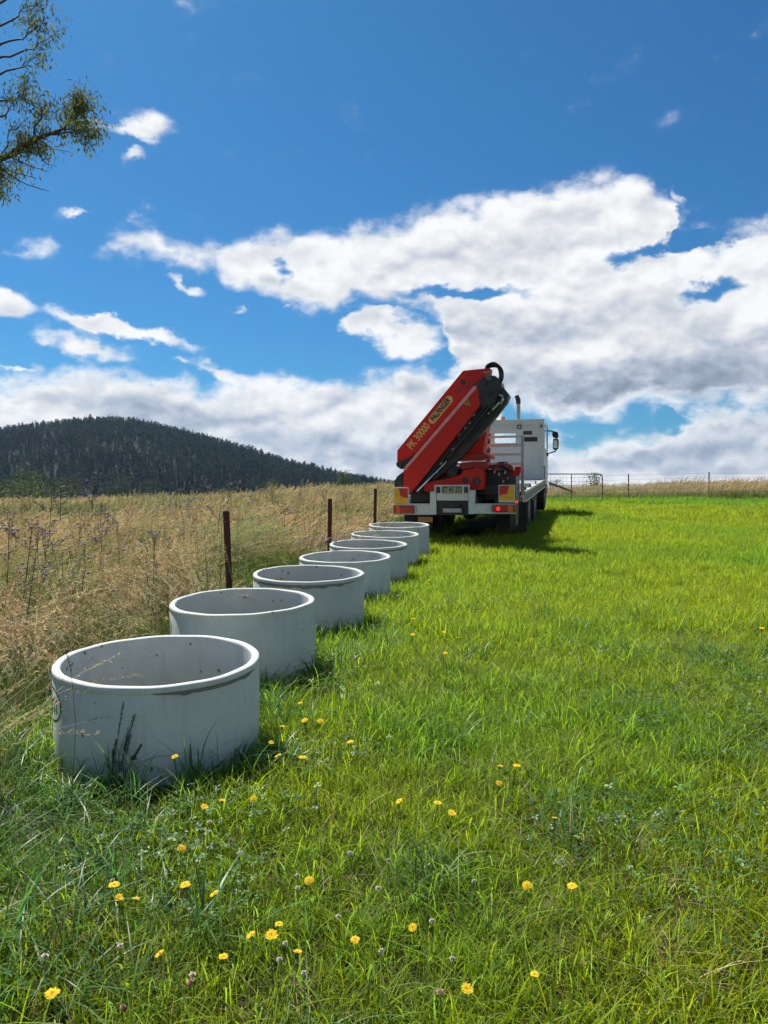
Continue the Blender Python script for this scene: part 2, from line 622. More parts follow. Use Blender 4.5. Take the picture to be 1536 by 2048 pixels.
def blades(rng, base, h, w, az_, lean, curl, segs=4, tipw=.08, fold=0.0):
    """grass blades as tapering strips; arrays of length n. lean: sideways reach over height, curl: droop of the tip"""
    n = len(h)
    t = np.linspace(0, 1, segs + 1)[None, :]
    d = np.stack([np.cos(az_), np.sin(az_)], 1)
    tw = az_ + pi / 2 + rng.normal(0, .5, n)
    side = np.stack([np.cos(tw), np.sin(tw)], 1)
    reach = (lean[:, None] * t + curl[:, None] * t ** 2.4) * h[:, None]
    z = h[:, None] * (t - (curl[:, None] * .55) * np.clip(t - .35, 0, 1) ** 2 * 1.5) / np.sqrt(1 + lean[:, None] ** 2 * .6)
    ww = w[:, None] * np.clip(np.minimum(.55 + t * 2.2, (1 - t) * 2.1 + tipw), 0, 1) * .5
    cx = base[:, 0:1] + d[:, 0:1] * reach
    cy = base[:, 1:2] + d[:, 1:2] * reach
    cz = base[:, 2:3] + z if base.shape[1] > 2 else z
    L_ = np.stack([cx - side[:, 0:1] * ww, cy - side[:, 1:2] * ww, cz], 2)
    R_ = np.stack([cx + side[:, 0:1] * ww, cy + side[:, 1:2] * ww, cz], 2)
    V = np.stack([L_, R_], 2).reshape(n, -1, 3)
    m_ = (segs + 1) * 2
    k = np.arange(segs) * 2
    q = np.stack([k, k + 1, k + 3, k + 2], 1)
    Fq = (np.arange(n)[:, None, None] * m_ + q[None]).reshape(-1, 4)
    tt = np.repeat(np.broadcast_to(t, (n, segs + 1))[:, :, None], 2, 2).reshape(-1)
    rr = np.repeat(rng.random(n), m_)
    return V.reshape(-1, 3), Fq, tt, rr


def join(parts):
    Vs, Fs, Ts, Rs = [], [], [], []
    off = 0
    for V, Fq, t, r in parts:
        Vs.append(V)
        Fs.append(Fq + off)
        Ts.append(t)
        Rs.append(r)
        off += len(V)
    return np.concatenate(Vs), np.concatenate(Fs), np.concatenate(Ts), np.concatenate(Rs)


def leaf_mat(name, ramp, tint_lo, tint_hi, trans=.45, rough=.45, spec=.35, tmul=(1.5, 1.65, .9)):
    """ramp: colours from root to tip; tint multiplies by the plant's own shade; light comes through the blade"""
    m_, N = mat_new(name)
    t = N.n('ShaderNodeAttribute', attribute_name='t').outputs['Fac']
    r = N.n('ShaderNodeAttribute', attribute_name='rnd').outputs['Fac']
    ti = N.n('ShaderNodeAttribute', attribute_name='tint', attribute_type='INSTANCER').outputs['Fac']
    cr = N.n('ShaderNodeValToRGB', {0: t})
    els = cr.color_ramp.elements
    while len(els) < len(ramp):
        els.new(.5)
    for e, (p_, c_) in zip(els, ramp):
        e.position = p_
        e.color = (*c_, 1)
    mul = N.mixc(ti, tint_lo, tint_hi)
    c_ = N.mixc(1.0, cr.outputs[0], mul, 'MULTIPLY')
    hs = N.n('ShaderNodeHueSaturation', {'Hue': N.m('MULTIPLY_ADD', r, .05, .475), 'Saturation': N.ss(r, 0, 1, 1.08, .84), 'Value': N.m('MULTIPLY_ADD', N.m('FRACT', N.m('MULTIPLY', r, 7.31)), 1.0, .52), 'Color': c_})
    p = N.n('ShaderNodeBsdfPrincipled', {'Base Color': hs.outputs[0], 'Roughness': rough, 'Specular IOR Level': spec})
    tr = N.n('ShaderNodeBsdfTranslucent', {0: N.mixc(1.0, hs.outputs[0], tmul, 'MULTIPLY')})
    mx = N.n('ShaderNodeMixShader', {0: trans, 1: p, 2: tr})
    N.n('ShaderNodeOutputMaterial', {0: mx})
    return m_


M_GRASS = leaf_mat('green_blade', [(0, (.18, .19, .05)), (.3, (.15, .23, .028)), (.75, (.19, .30, .03)), (1, (.28, .33, .06))], (.76, .94, .80), (1.38, 1.10, .48), trans=.56, rough=.6, spec=.12)
M_LONG = leaf_mat('long_blade', [(0, (.12, .16, .05)), (.4, (.07, .16, .035)), (1, (.11, .21, .05))], (.7, .9, 1.2), (1.2, 1.05, .8), trans=.35, rough=.42, spec=.35)
M_STRAW = leaf_mat('straw', [(0, (.24, .18, .09)), (.5, (.38, .30, .16)), (1, (.46, .37, .21))], (.7, .7, .7), (1.15, 1.1, 1.0), trans=.3, rough=.6, tmul=(1.1, 1.05, .95))
M_CLOVER = leaf_mat('clover_leaf', [(0, (.05, .11, .02)), (1, (.075, .17, .035))], (.8, .95, 1.1), (1.25, 1.1, .8), trans=.3)
M_TAN = leaf_mat('dry_seed_grass', [(0, (.12, .16, .05)), (.35, (.22, .22, .09)), (.7, (.38, .32, .17)), (1, (.54, .44, .27))], (.60, .84, .52), (1.22, 1.02, .98), trans=.32, rough=.6, tmul=(1.15, 1.1, .9))
M_OLIVE = leaf_mat('field_leaf', [(0, (.08, .11, .03)), (.5, (.09, .16, .03)), (1, (.20, .23, .07))], (.62, .9, .9), (1.5, 1.1, .8), trans=.4, rough=.5)


def patch_lawn(seed, n, rad, hm, wm, segs=4, square=True, lean_s=.40, curl_m=.36, mat=M_GRASS):
    r = np.random.default_rng(seed)
    base = np.stack([r.uniform(-rad, rad, n), r.uniform(-rad, rad, n), np.full(n, -.02)], 1)
    # blades stand in tufts
    k = max(6, n // 14)
    cen = r.uniform(-rad, rad, (k, 2))
    who = r.integers(0, k, n)
    mixf = (r.random(n) < .65)
    base[mixf, :2] = cen[who[mixf]] + r.normal(0, rad * .045, (mixf.sum(), 2))
    h = hm * np.clip(r.lognormal(0, .36, n), .35, 1.9)
    w = wm * r.uniform(.6, 1.4, n)
    az_ = r.uniform(0, 2 * pi, n)
    return blades(r, base, h, w, az_, np.abs(r.normal(0, lean_s, n)) + .04, np.clip(r.normal(curl_m, .25, n), 0, 1.3), segs)


lawn_kinds = []
for s in range(7):          # fine upright blades
    lawn_kinds.append(mesh_np('lawn', *(lambda q: (q[0], q[1], {'t': q[2], 'rnd': q[3]}))(patch_lawn(100 + s, 330, .24, .088 + .012 * (s % 3), .0042, 5)), M_GRASS))
for s in range(3):          # with some broader, arching ones
    lawn_kinds.append(mesh_np('lawn', *(lambda q: (q[0], q[1], {'t': q[2], 'rnd': q[3]}))(join([patch_lawn(120 + s, 240, .24, .09, .004, 4), patch_lawn(130 + s, 24, .22, .16, .0058, 6, lean_s=.35, curl_m=.7)])), M_GRASS))
mid_kinds = [mesh_np('lawn', *(lambda q: (q[0], q[1], {'t': q[2], 'rnd': q[3]}))(patch_lawn(150 + s, 900, .42, .105, .0052, 3)), M_GRASS) for s in range(5)]
far_kinds = [mesh_np('lawn', *(lambda q: (q[0], q[1], {'t': q[2], 'rnd': q[3]}))(patch_lawn(170 + s, 1100, .85, .13, .0105, 2)), M_GRASS) for s in range(5)]


def tuft_long(seed, n, hm, wm, rad=.05, lean_s=.45, curl_m=.75):
    r = np.random.default_rng(seed)
    base = np.concatenate([r.normal(0, rad, (n, 2)), np.full((n, 1), -.02)], 1)
    return blades(r, base, hm * r.uniform(.5, 1.25, n), wm * r.uniform(.6, 1.3, n), r.uniform(0, 2 * pi, n), np.abs(r.normal(0, lean_s, n)), np.clip(r.normal(curl_m, .35, n), 0, 1.6), 7)


def pack(q, mat, name='tuft'):
    return mesh_np(name, q[0], q[1], {'t': q[2], 'rnd': q[3]}, mat)


long_kinds = [pack(tuft_long(200 + s, 34, .27, .0062), M_LONG) for s in range(5)] + [pack(tuft_long(210 + s, 22, .34, .0075, .04, .3, .5), M_LONG) for s in range(2)]
straw_kinds = [pack(tuft_long(220 + s, 26, .15, .0035, .09, .9, .5), M_STRAW) for s in range(4)]


def clover_patch(seed, n=46, rad=.17):
    r = np.random.default_rng(seed)
    Vs, Fs, T, Rn = [], [], [], []
    o_ = 0
    for i in range(n):
        x, y = r.uniform(-rad, rad, 2)
        z = r.uniform(.035, .105)
        a0 = r.uniform(0, 6.28)
        tl = r.normal(0, .3, 2)
        rn = r.random()
        R0 = r.uniform(.007, .013)
        for k in range(3):
            a = a0 + k * 2.094
            loc = []
            for (rr, aa) in ((0, 0), (.55, -.62), (1.15, -.55), (1.5, -.22), (1.38, 0), (1.5, .22), (1.15, .55), (.55, .62)):
                px_, py_ = rr * R0 * cos(a + aa), rr * R0 * sin(a + aa)
                loc.append((x + px_, y + py_, z + px_ * tl[0] + py_ * tl[1] + .15 * abs(aa) * R0))
            Vs += loc
            Fs += [(o_, o_ + 1, o_ + 2, o_ + 3), (o_, o_ + 3, o_ + 4, o_ + 4), (o_, o_ + 4, o_ + 5, o_ + 5), (o_, o_ + 5, o_ + 6, o_ + 7)]
            T += [0] + [1] * 7
            Rn += [rn] * 8
            o_ += 8
    Fs = [f for f in Fs]
    V = np.array(Vs)
    me = bpy.data.meshes.new('clover')
    me.from_pydata(V.tolist(), [], [tuple(dict.fromkeys(f)) for f in Fs])
    for k, a in (('t', T), ('rnd', Rn)):
        at_ = me.attributes.new(k, 'FLOAT', 'POINT')
        at_.data.foreach_set('value', np.asarray(a, np.float32))
    me.materials.append(M_CLOVER)
    return me


clover_kinds = [clover_patch(300 + s) for s in range(3)]


def seed_grass(seed, n, hm, rad, wind=.45, wide=1.0, heads=True):
    """dry stems with feathery heads, all leaning a little with the wind"""
    r = np.random.default_rng(seed)
    parts = []
    base = np.stack([r.uniform(-rad, rad, n), r.uniform(-rad, rad, n), np.full(n, -.02)], 1)
    h = hm * r.uniform(.68, 1.2, n)
    az_ = r.normal(0, .5, n)
    lean = np.abs(r.normal(.16, .14, n))
    curl = np.clip(r.normal(wind, .22, n), 0, 1.1)
    q = blades(r, base, h, np.full(n, .0022 * wide), az_, lean, curl, 6, tipw=.6)
    parts.append((q[0], q[1], q[2] * .75, q[3]))
    if heads:
        # spikelets along the top fifth of each stem
        ns = 24
        t = np.linspace(.80, 1.02, ns)[None, :]
        d = np.stack([np.cos(az_), np.sin(az_)], 1)
        reach = (lean[:, None] * t + curl[:, None] * t ** 2.4) * h[:, None]
        z = h[:, None] * (t - (curl[:, None] * .55) * np.clip(t - .35, 0, 1) ** 2 * 1.5) / np.sqrt(1 + lean[:, None] ** 2 * .6) - .02
        cx = base[:, 0:1] + d[:, 0:1] * reach
        cy = base[:, 1:2] + d[:, 1:2] * reach
        C = np.stack([cx, cy, z], 2).reshape(-1, 3)
        m_ = len(C)
        dirs = r.normal(0, 1, (m_, 3)) * .55
        dirs[:, 0] += .8
        dirs[:, 2] += .35
        dirs /= np.linalg.norm(dirs, axis=1, keepdims=True)
        ln = r.uniform(.013, .028, m_)[:, None] * (1 + .5 * (wide - 1))
        sd = np.cross(dirs, r.normal(0, 1, (m_, 3)))
        sd /= np.linalg.norm(sd, axis=1, keepdims=True)
        wd = .0022 * wide
        Cj = C + r.normal(0, .0035, C.shape)
        V = np.stack([Cj, Cj + dirs * ln * .5 + sd * wd, Cj + dirs * ln, Cj + dirs * ln * .5 - sd * wd], 1).reshape(-1, 3)
        Fq = np.arange(m_ * 4).reshape(-1, 4)
        rr = np.repeat(np.repeat(q[3].reshape(n, -1)[:, 0], ns), 4)
        parts.append((V, Fq, np.full(len(V), .95), rr))
    return join(parts)


def leafy(seed, n, rad, hm, wm, segs=4):
    r = np.random.default_rng(seed)
    base = np.stack([r.uniform(-rad, rad, n), r.uniform(-rad, rad, n), np.full(n, -.02)], 1)
    return blades(r, base, hm * r.uniform(.5, 1.2, n), wm * r.uniform(.6, 1.3, n), r.normal(0, 1.3, n), np.abs(r.normal(.15, .2, n)), np.clip(r.normal(.35, .3, n), 0, 1.2), segs)


tan_kinds = [pack(seed_grass(400 + s, 24, .80, .10 if s < 4 else .2, wind=(.75, .6, .8, .5, .35, .3)[s], wide=1.45), M_TAN, 'seed_grass') for s in range(6)]
tanfar_kinds = [pack(seed_grass(420 + s, 60, .74, .5, wide=2.6), M_TAN, 'seed_grass') for s in range(4)]
under_kinds = [pack(leafy(440 + s, 90, .24, .40, .005), M_OLIVE, 'field_leaves') for s in range(4)] + [pack(leafy(450 + s, 80, .24, .36, .0045), M_TAN, 'field_leaves') for s in range(3)]
underfar_kinds = [pack(leafy(460 + s, 110, .55, .42, .013, 3), M_OLIVE, 'field_leaves') for s in range(3)] + [pack(leafy(470 + s, 110, .55, .42, .012, 3), M_TAN, 'field_leaves') for s in range(3)]


def weed(seed, n=3):
    r = np.random.default_rng(seed)
    parts = []
    base = np.concatenate([r.normal(0, .06, (n, 2)), np.full((n, 1), -.02)], 1)
    h = r.uniform(.7, 1.05, n)
    az_ = r.normal(0, 1, n)
    lean = np.abs(r.normal(.06, .06, n))
    parts.append(blades(r, base, h, np.full(n, .006), az_, lean, np.full(n, .05), 6, tipw=.5))
    k = 26 * n
    who = r.integers(0, n, k)
    t = r.uniform(.1, .98, k)
    d = np.stack([np.cos(az_), np.sin(az_)], 1)[who]
    pos_ = np.concatenate([base[who, :2] + d * (lean[who] * t * h[who])[:, None], (t * h[who])[:, None]], 1)
    parts.append(blades(r, pos_, r.uniform(.03, .10, k) * (1.2 - t), np.full(k, .008), r.uniform(0, 6.28, k), np.abs(r.normal(.8, .3, k)), np.full(k, .3), 2))
    return join(parts)


M_WEED = leaf_mat('weed_leaf', [(0, (.045, .07, .02)), (1, (.07, .12, .03))], (.7, .8, .9), (1.4, 1.2, .8), trans=.3, rough=.6)
weed_kinds = [pack(weed(490 + s, 2 + s % 3), M_WEED, 'weed') for s in range(5)]

# ------------------------------------------------------------------ where things stand
RING_R, RING_H, RING_T = .55, .60, .045
RINGS = [(317, 4.26), (486, 5.93), (618, 7.65), (690, 9.32), (737, 10.93), (770, 12.5), (798, 14.08)]
RING_XY = [(at(u, 1200, y).x, y) for u, y in RINGS]
TR_YAW = R(15.3)
TR_PITCH = R(3.1)
TR_O = Vector((1.405, 15.22, .60))


def in_truck(x, y, m_=0.0):
    dx, dy = x - TR_O.x, y - TR_O.y
    X = dx * cos(TR_YAW) - dy * sin(TR_YAW)
    Yl = dx * sin(TR_YAW) + dy * cos(TR_YAW)
    return (np.abs(X) < 1.25 + m_) & (Yl > -.1 - m_) & (Yl < 11 + m_)


def ring_dist(x, y):
    d = np.full(np.shape(x), 99.)
    for rx, ry in RING_XY:
        d = np.minimum(d, np.hypot(x - rx, y - ry))
    return d


def cell_points(x0, x1, y0, y1, sp, seed, wide=1.35, near=.55):
    """jittered grid inside the fan the camera could see, with room to each side"""
    r = np.random.default_rng(seed)
    X, Y = np.meshgrid(np.arange(x0, x1, sp), np.arange(y0, y1, sp))
    X = (X + r.uniform(-.5, .5, X.shape) * sp).ravel()
    Y = (Y + r.uniform(-.5, .5, Y.shape) * sp).ravel()
    k = np.abs(X) < Y * near * wide + 1.1
    return X[k], Y[k], r


def tallness(x, y):
    """1 in the dry seeding grass, 0 in the green paddock"""
    edge = row_x(y) - .66 + .13 * smooth01(y, 5, 6.5) + (vnoise(x, y, .9, 21) - .5) * .35 + .42 * smooth01(-y, -4.3, -3.5)
    left = smooth01(edge - x, 0, .35) * smooth01(y, 2.9, 3.6)
    crest = smooth01(y + (fbm2(x, y, 4, 22) - .5) * 3.0 - smooth01(x, 9, 3) * -1.5 - smooth01(x, 4, 12) * .0, 31.2, 33.0) * (x > row_x(y))
    return np.clip(left + crest, 0, 1)


def field_scatter(name, kinds, X, Y, r, sc_lo, sc_hi, tint, rz=None, tilt=.06, zoff=0.0, pick=None, turn=0.0):
    n = len(X)
    P3 = np.stack([X, Y, ground(X, Y) + zoff], 1)
    rot = np.stack([r.normal(0, tilt, n), r.normal(0, tilt, n), r.uniform(0, 2 * pi, n) if rz is None else r.normal(0, rz, n) + turn], 1)
    idx = r.integers(0, len(kinds), n) if pick is None else pick
    return scatter(name, kinds, P3, rot, r.uniform(sc_lo, sc_hi, n) if np.isscalar(sc_lo) else sc_lo * r.uniform(.85, 1.15, n), tint, idx)


# green paddock, near
X, Y, r = cell_points(-8, 10, .6, 8.2, .19, 1)
k = (tallness(X, Y) < .6) & (ring_dist(X, Y) > .66)
X, Y = X[k], Y[k]
yel = np.clip((fbm2(X, Y, 1.6, 31) - .5) * 2.2 + .5 + smooth01(X, -.6, 1.6) * .28 - smooth01(X, -.2, -1.8) * .25 - smooth01(Y, 4.5, 2.2) * .12, 0, 1)
hgt = .58 + .95 * fbm2(X, Y, .8, 33) + .35 * smooth01(1.1 - ring_dist(X, Y), 0, .5)
o = field_scatter('grass', lawn_kinds, X, Y, r, hgt * .95, 0, yel)
tag(o, 'lush green grass of the paddock in front of and right of the concrete rings', 'grass')
# green paddock, middle distance
X, Y, r = cell_points(-8, 22, 7.6, 19, .33, 2)
k = (tallness(X, Y) < .6) & (ring_dist(X, Y) > .72) & ~in_truck(X, Y, -.5)
X, Y = X[k], Y[k]
yel = np.clip((fbm2(X, Y, 3.0, 35) - .5) * 1.6 + .72, 0, 1)
tag(field_scatter('grass', mid_kinds, X, Y, r, .75 + .55 * fbm2(X, Y, 1.8, 36), 0, yel), 'bright green grass of the paddock beside the truck', 'grass')
# green paddock, far up to the crest
X, Y, r = cell_points(-6, 44, 18, 46, .7, 3, wide=1.25)
k = ((tallness(X, Y) < .85) & ~in_truck(X, Y, -.2) & (X > row_x(Y) - .4)) | ((Y > 34) & (X > 0))
X, Y = X[k], Y[k]
yel = np.clip((fbm2(X, Y, 5, 37) - .5) * 1.2 + .75 - .75 * smooth01(Y + (fbm2(X, Y, 3, 38) - .5) * 5, 26, 30), 0, 1)
tag(field_scatter('grass', far_kinds, X, Y, r, .62 + .45 * fbm2(X, Y, 2.5, 39), 0, yel), 'green grass rising to the crest of the paddock', 'grass')

# long arching tufts: round the rings, in the lower left corner and here and there
X, Y, r = cell_points(-6, 8, .8, 9, .19, 4)
pr = .05 + .95 * smooth01(-X, .35, 1.4) * smooth01(Y, 5.0, 3.0) + .6 * smooth01(1.0 - ring_dist(X, Y), 0, .3)
pr = pr * (.35 + 1.3 * fbm2(X, Y, .9, 41))
k = (r.random(len(X)) < pr) & (tallness(X, Y) < .8) & (ring_dist(X, Y) > .60)
X, Y = X[k], Y[k]
tag(field_scatter('tufts', long_kinds, X, Y, r, .6, 1.1, np.clip(.35 + .4 * (fbm2(X, Y, 1, 42) - .5) + smooth01(X, -.5, 1) * .3, 0, 1)), 'long arching dark green grass tufts round the concrete rings', 'grass tufts')
# dead straw in the sward
X, Y, r = cell_points(-7, 9, .8, 9, .21, 5)
k = (r.random(len(X)) < .14 + .8 * smooth01(fbm2(X, Y, 1.0, 44), .48, .62)) & (tallness(X, Y) < .8) & (ring_dist(X, Y) > .62)
X, Y = X[k], Y[k]
tag(field_scatter('straw', straw_kinds, X, Y, r, .6, 1.15, r.random(len(X))), 'pale dead straw lying in the green grass', 'straw')
# clover low down
X, Y, r = cell_points(-5, 6, .8, 6.5, .24, 6)
k = (r.random(len(X)) < .95 * smooth01(fbm2(X, Y, .9, 46), .42, .56)) & (tallness(X, Y) < .6) & (ring_dist(X, Y) > .66)
X, Y = X[k], Y[k]
tag(field_scatter('clover', clover_kinds, X, Y, r, .8, 1.25, r.random(len(X)), tilt=.03), 'low clover leaves between the grass blades', 'clover')

# dry seeding field, near
X, Y, r = cell_points(-16, 3, 2.9, 12.5, .25, 7)
tl = tallness(X, Y)
k = (tl > .3) & (X < row_x(Y)) & (ring_dist(X, Y) > .68)
X, Y, tl = X[k], Y[k], tl[k]
grn = fbm2(X, Y, 1.5, 51)
n = len(X)
hs = (.60 + .85 * fbm2(X, Y, 1.3, 52)) * (.72 + .28 * tl)
hs = np.where(ring_dist(X + .5, Y) < 1.1, np.minimum(hs, .78), hs) + .32 * np.exp(-((X + 1.52) ** 2 + (Y - 7.25) ** 2) / .12)
free = np.min([ring_dist(X + a_, Y) for a_ in (.2, .4, .6, .8, 1.0, 1.2, 1.35)], 0) > .72
k2 = (free | (r.random(n) < .8)) & (r.random(n) < .85) & (r.random(n) < np.clip(1.0 - 1.2 * smooth01(grn, .42, .58), .10, 1))
tag(field_scatter('seed_grass', tan_kinds, X[k2], Y[k2], r, hs[k2], 0, np.clip(.5 + (fbm2(X[k2], Y[k2], 1.4, 53) - .5) * 2.4, 0, 1), rz=.45, turn=np.where(free[k2], 0, 2.75)), 'tall dry tan grass with feathery seed heads left of the rings', 'seed grass')
pick = np.where(r.random(n) < np.clip(.45 + 1.1 * grn, 0, 1), r.integers(0, 4, n), r.integers(4, 7, n))
tag(field_scatter('field_leaves', under_kinds, X, Y, r, hs * np.where(free, .92, .7), 0, r.random(n), rz=.8, pick=pick), 'olive leaf blades at the foot of the dry grass', 'field grass')
# upright green weeds among the dry grass
X, Y, r = cell_points(-22, 3, 3.2, 30, .62, 71)
tl = tallness(X, Y)
k = (tl > .5) & (X < row_x(Y) - .2) & (ring_dist(X, Y) > .9) & (r.random(len(X)) < .15 + .8 * smooth01(fbm2(X, Y, 1.9, 72), .45, .62))
X, Y = X[k], Y[k]
tag(field_scatter('weeds', weed_kinds, X, Y, r, .75, 1.15, r.random(len(X)), tilt=.08), 'dark green upright weed stems among the dry grass', 'weeds')
# dry seeding field, middle and far, and the crest on the right
X, Y, r = cell_points(-60, 48, 12, 60, .62, 8, wide=1.3)
tl = tallness(X, Y)
k = (tl > .35) & ~in_truck(X, Y, .3) & ((X < row_x(Y)) | (Y < 46))
X, Y = X[k], Y[k]
n = len(X)
right = X > row_x(Y)
hs = (.62 + .65 * fbm2(X, Y, 2.6, 54)) * np.where(right, .58 + .52 * smooth01(X, 6, 12), 1.0)
dens = r.random(n) < np.where(right, .6, np.clip(1.2 - 1.2 * smooth01(fbm2(X, Y, 2.5, 55), .55, .72), .25, 1))
tag(field_scatter('seed_grass', tanfar_kinds, X[dens], Y[dens], r, hs[dens], 0, np.clip(.5 + (fbm2(X[dens], Y[dens], 4, 56) - .5) * 2, 0, 1), rz=.5), 'dry tan grass stretching away to the foot of the hill and along the far fence', 'seed grass')
pick = np.where(r.random(n) < np.where(right, .85, .6), r.integers(0, 3, n), r.integers(3, 6, n))
tag(field_scatter('field_leaves', underfar_kinds, X, Y, r, hs * 1.0, 0, r.random(n), rz=.8, pick=pick), 'olive leaf blades in the far dry grass', 'field grass')


# ------------------------------------------------------------------ forest on the hill
M_BURNT = leaf_mat('burnt_forest', [(0, (.010, .012, .016)), (.5, (.015, .031, .034)), (1, (.030, .062, .052))], (.5, .6, .8), (1.7, 1.4, 1.0), trans=.1, rough=.8, spec=.1, tmul=(1, 1.1, .9))


def hill_tree(seed):
    """slender tree black from fire with short tufts of regrowth close to the stem"""
    r = np.random.default_rng(seed)
    V, Fq, T, Rn = [], [], [], []
    H = r.uniform(8, 12)

    def quad(a, b_, w, t0, t1, rn):
        a, b_ = np.array(a, float), np.array(b_, float)
        d = b_ - a
        s = np.cross(d, r.normal(0, 1, 3))
        s = s / (np.linalg.norm(s) + 1e-6) * w
        o_ = len(V)
        V.extend([a - s, a + s, b_ + s * .6, b_ - s * .6])
        Fq.append((o_, o_ + 1, o_ + 2, o_ + 3))
        T.extend([t0, t0, t1, t1])
        Rn.extend([rn] * 4)
    lx, ly = r.normal(0, .4, 2)
    for _ in range(2):
        quad((0, 0, 0), (lx, ly, H), .16, 0, 0, r.random())
    nb = r.integers(4, 9)
    for i in range(nb):
        z = H * r.uniform(.45, 1)
        a = r.uniform(0, 6.28)
        l_ = r.uniform(.5, 1.5)
        quad((lx * z / H, ly * z / H, z * .94), (lx * z / H + cos(a) * l_, ly * z / H + sin(a) * l_, z + l_ * .9), .06, 0, .1, r.random())
    full = r.random()
    for i in range(int(60 + 90 * full)):
        z = H * r.uniform(.12, .97)
        rad = (.4 + 1.7 * full ** 2) * (sin(pi * min(1, z / H * .85 + .1)) ** .6 if full > .5 else 1.15 - .6 * z / H) * abs(r.normal(0, .8))
        a = r.uniform(0, 6.28)
        p = np.array([lx * z / H + cos(a) * rad, ly * z / H + sin(a) * rad, z])
        d = r.normal(0, .45, 3) + np.array([0, 0, .3])
        quad(p, p + d, r.uniform(.12, .34), .6, 1, r.random())
    return pack((np.array(V), np.array(Fq), np.array(T), np.array(Rn)), M_BURNT, 'hill_tree')


ht = [hill_tree(600 + s) for s in range(8)]
r = np.random.default_rng(9)
n = 15000
u = r.uniform(-520, 960, n)
y = 440 + 640 * r.random(n) ** .85
s = (u - 768) / F
z = hill_z(s, y)
k = z > -4.5
s, y, z = s[k], y[k], z[k]
n = len(s)
tag(scatter('forest', ht, np.stack([s * y, y, z - .5], 1), np.stack([r.normal(0, .04, n), r.normal(0, .04, n), r.uniform(0, 6.28, n)], 1), r.uniform(.45, 1.2, n) * (1 + .35 * (vnoise(s * 900, y, 60, 61) - .5)), np.clip(vnoise(s * 1000, y, 45, 62) + r.normal(0, .25, n), 0, 1), r.integers(0, 8, n)),
    'dark burnt forest covering the hill on the left', 'forest')


# ------------------------------------------------------------------ concrete rings
def concrete(name, seed, stain):
    m_, N = mat_new(name)
    oc = N.n('ShaderNodeTexCoord').outputs['Object']
    oc = N.vm('ADD', oc, (seed * 3.1, seed * 1.7, seed * .9))
    a = N.noise(oc, 3.2, 6, .6)
    b_ = N.noise(oc, 60, 4, .6)
    streak = N.noise(N.vm('MULTIPLY', oc, (1, 1, .16)), 14, 4, .6)
    k_ = (1.0, .93, .86, .97, .9, .99, .92)[seed % 7]
    c = N.mixc(N.ss(a, .3, .7), (.54 * k_, .555 * k_, .515 * k_), (.65 * k_, .66 * k_, .605 * k_))
    c = N.mixc(N.m('MULTIPLY', N.ss(streak, .5, .72), .45), c, (.42, .43, .39))
    c = N.mixc(N.m('MULTIPLY', N.ss(b_, .45, .8), .35), c, (.38, .39, .36))
    vo = N.n('ShaderNodeTexVoronoi', {'Vector': N.vm('ADD', oc, N.vm('SCALE', N.noise(oc, 20, 2, .5, out=1), sc=.03)), 'Scale': 15.0, 'Randomness': 1.0})
    sel = N.m('GREATER_THAN', N.n('ShaderNodeSeparateColor', {0: vo.outputs['Color']}).outputs[0], .70)
    size = N.m('MULTIPLY', N.n('ShaderNodeSeparateColor', {0: vo.outputs['Color']}).outputs[1], .16)
    hole = N.m('MULTIPLY', sel, N.m('LESS_THAN', vo.outputs['Distance'], N.m('ADD', size, .05)))
    c = N.mixc(N.m('MULTIPLY', hole, .85), c, (.13, .13, .12))
    big = N.ss(N.noise(oc, 1.7, 3, .5), .5, .75)
    c = N.mixc(N.m('MULTIPLY', big, stain), c, (.44, .49, .42))
    p = N.n('ShaderNodeBsdfPrincipled', {'Base Color': c, 'Roughness': N.ss(a, .3, .7, .62, .82), 'Specular IOR Level': .3})
    hgt_ = N.m('SUBTRACT', N.m('ADD', N.m('MULTIPLY', b_, .35), N.m('MULTIPLY', a, .5)), N.m('MULTIPLY', hole, 1.6))
    bp = N.n('ShaderNodeBump', {'Height': hgt_, 'Strength': .45, 'Distance': .004})
    N.set(p, 'Normal', bp.outputs[0])
    N.n('ShaderNodeOutputMaterial', {0: p})
    return m_


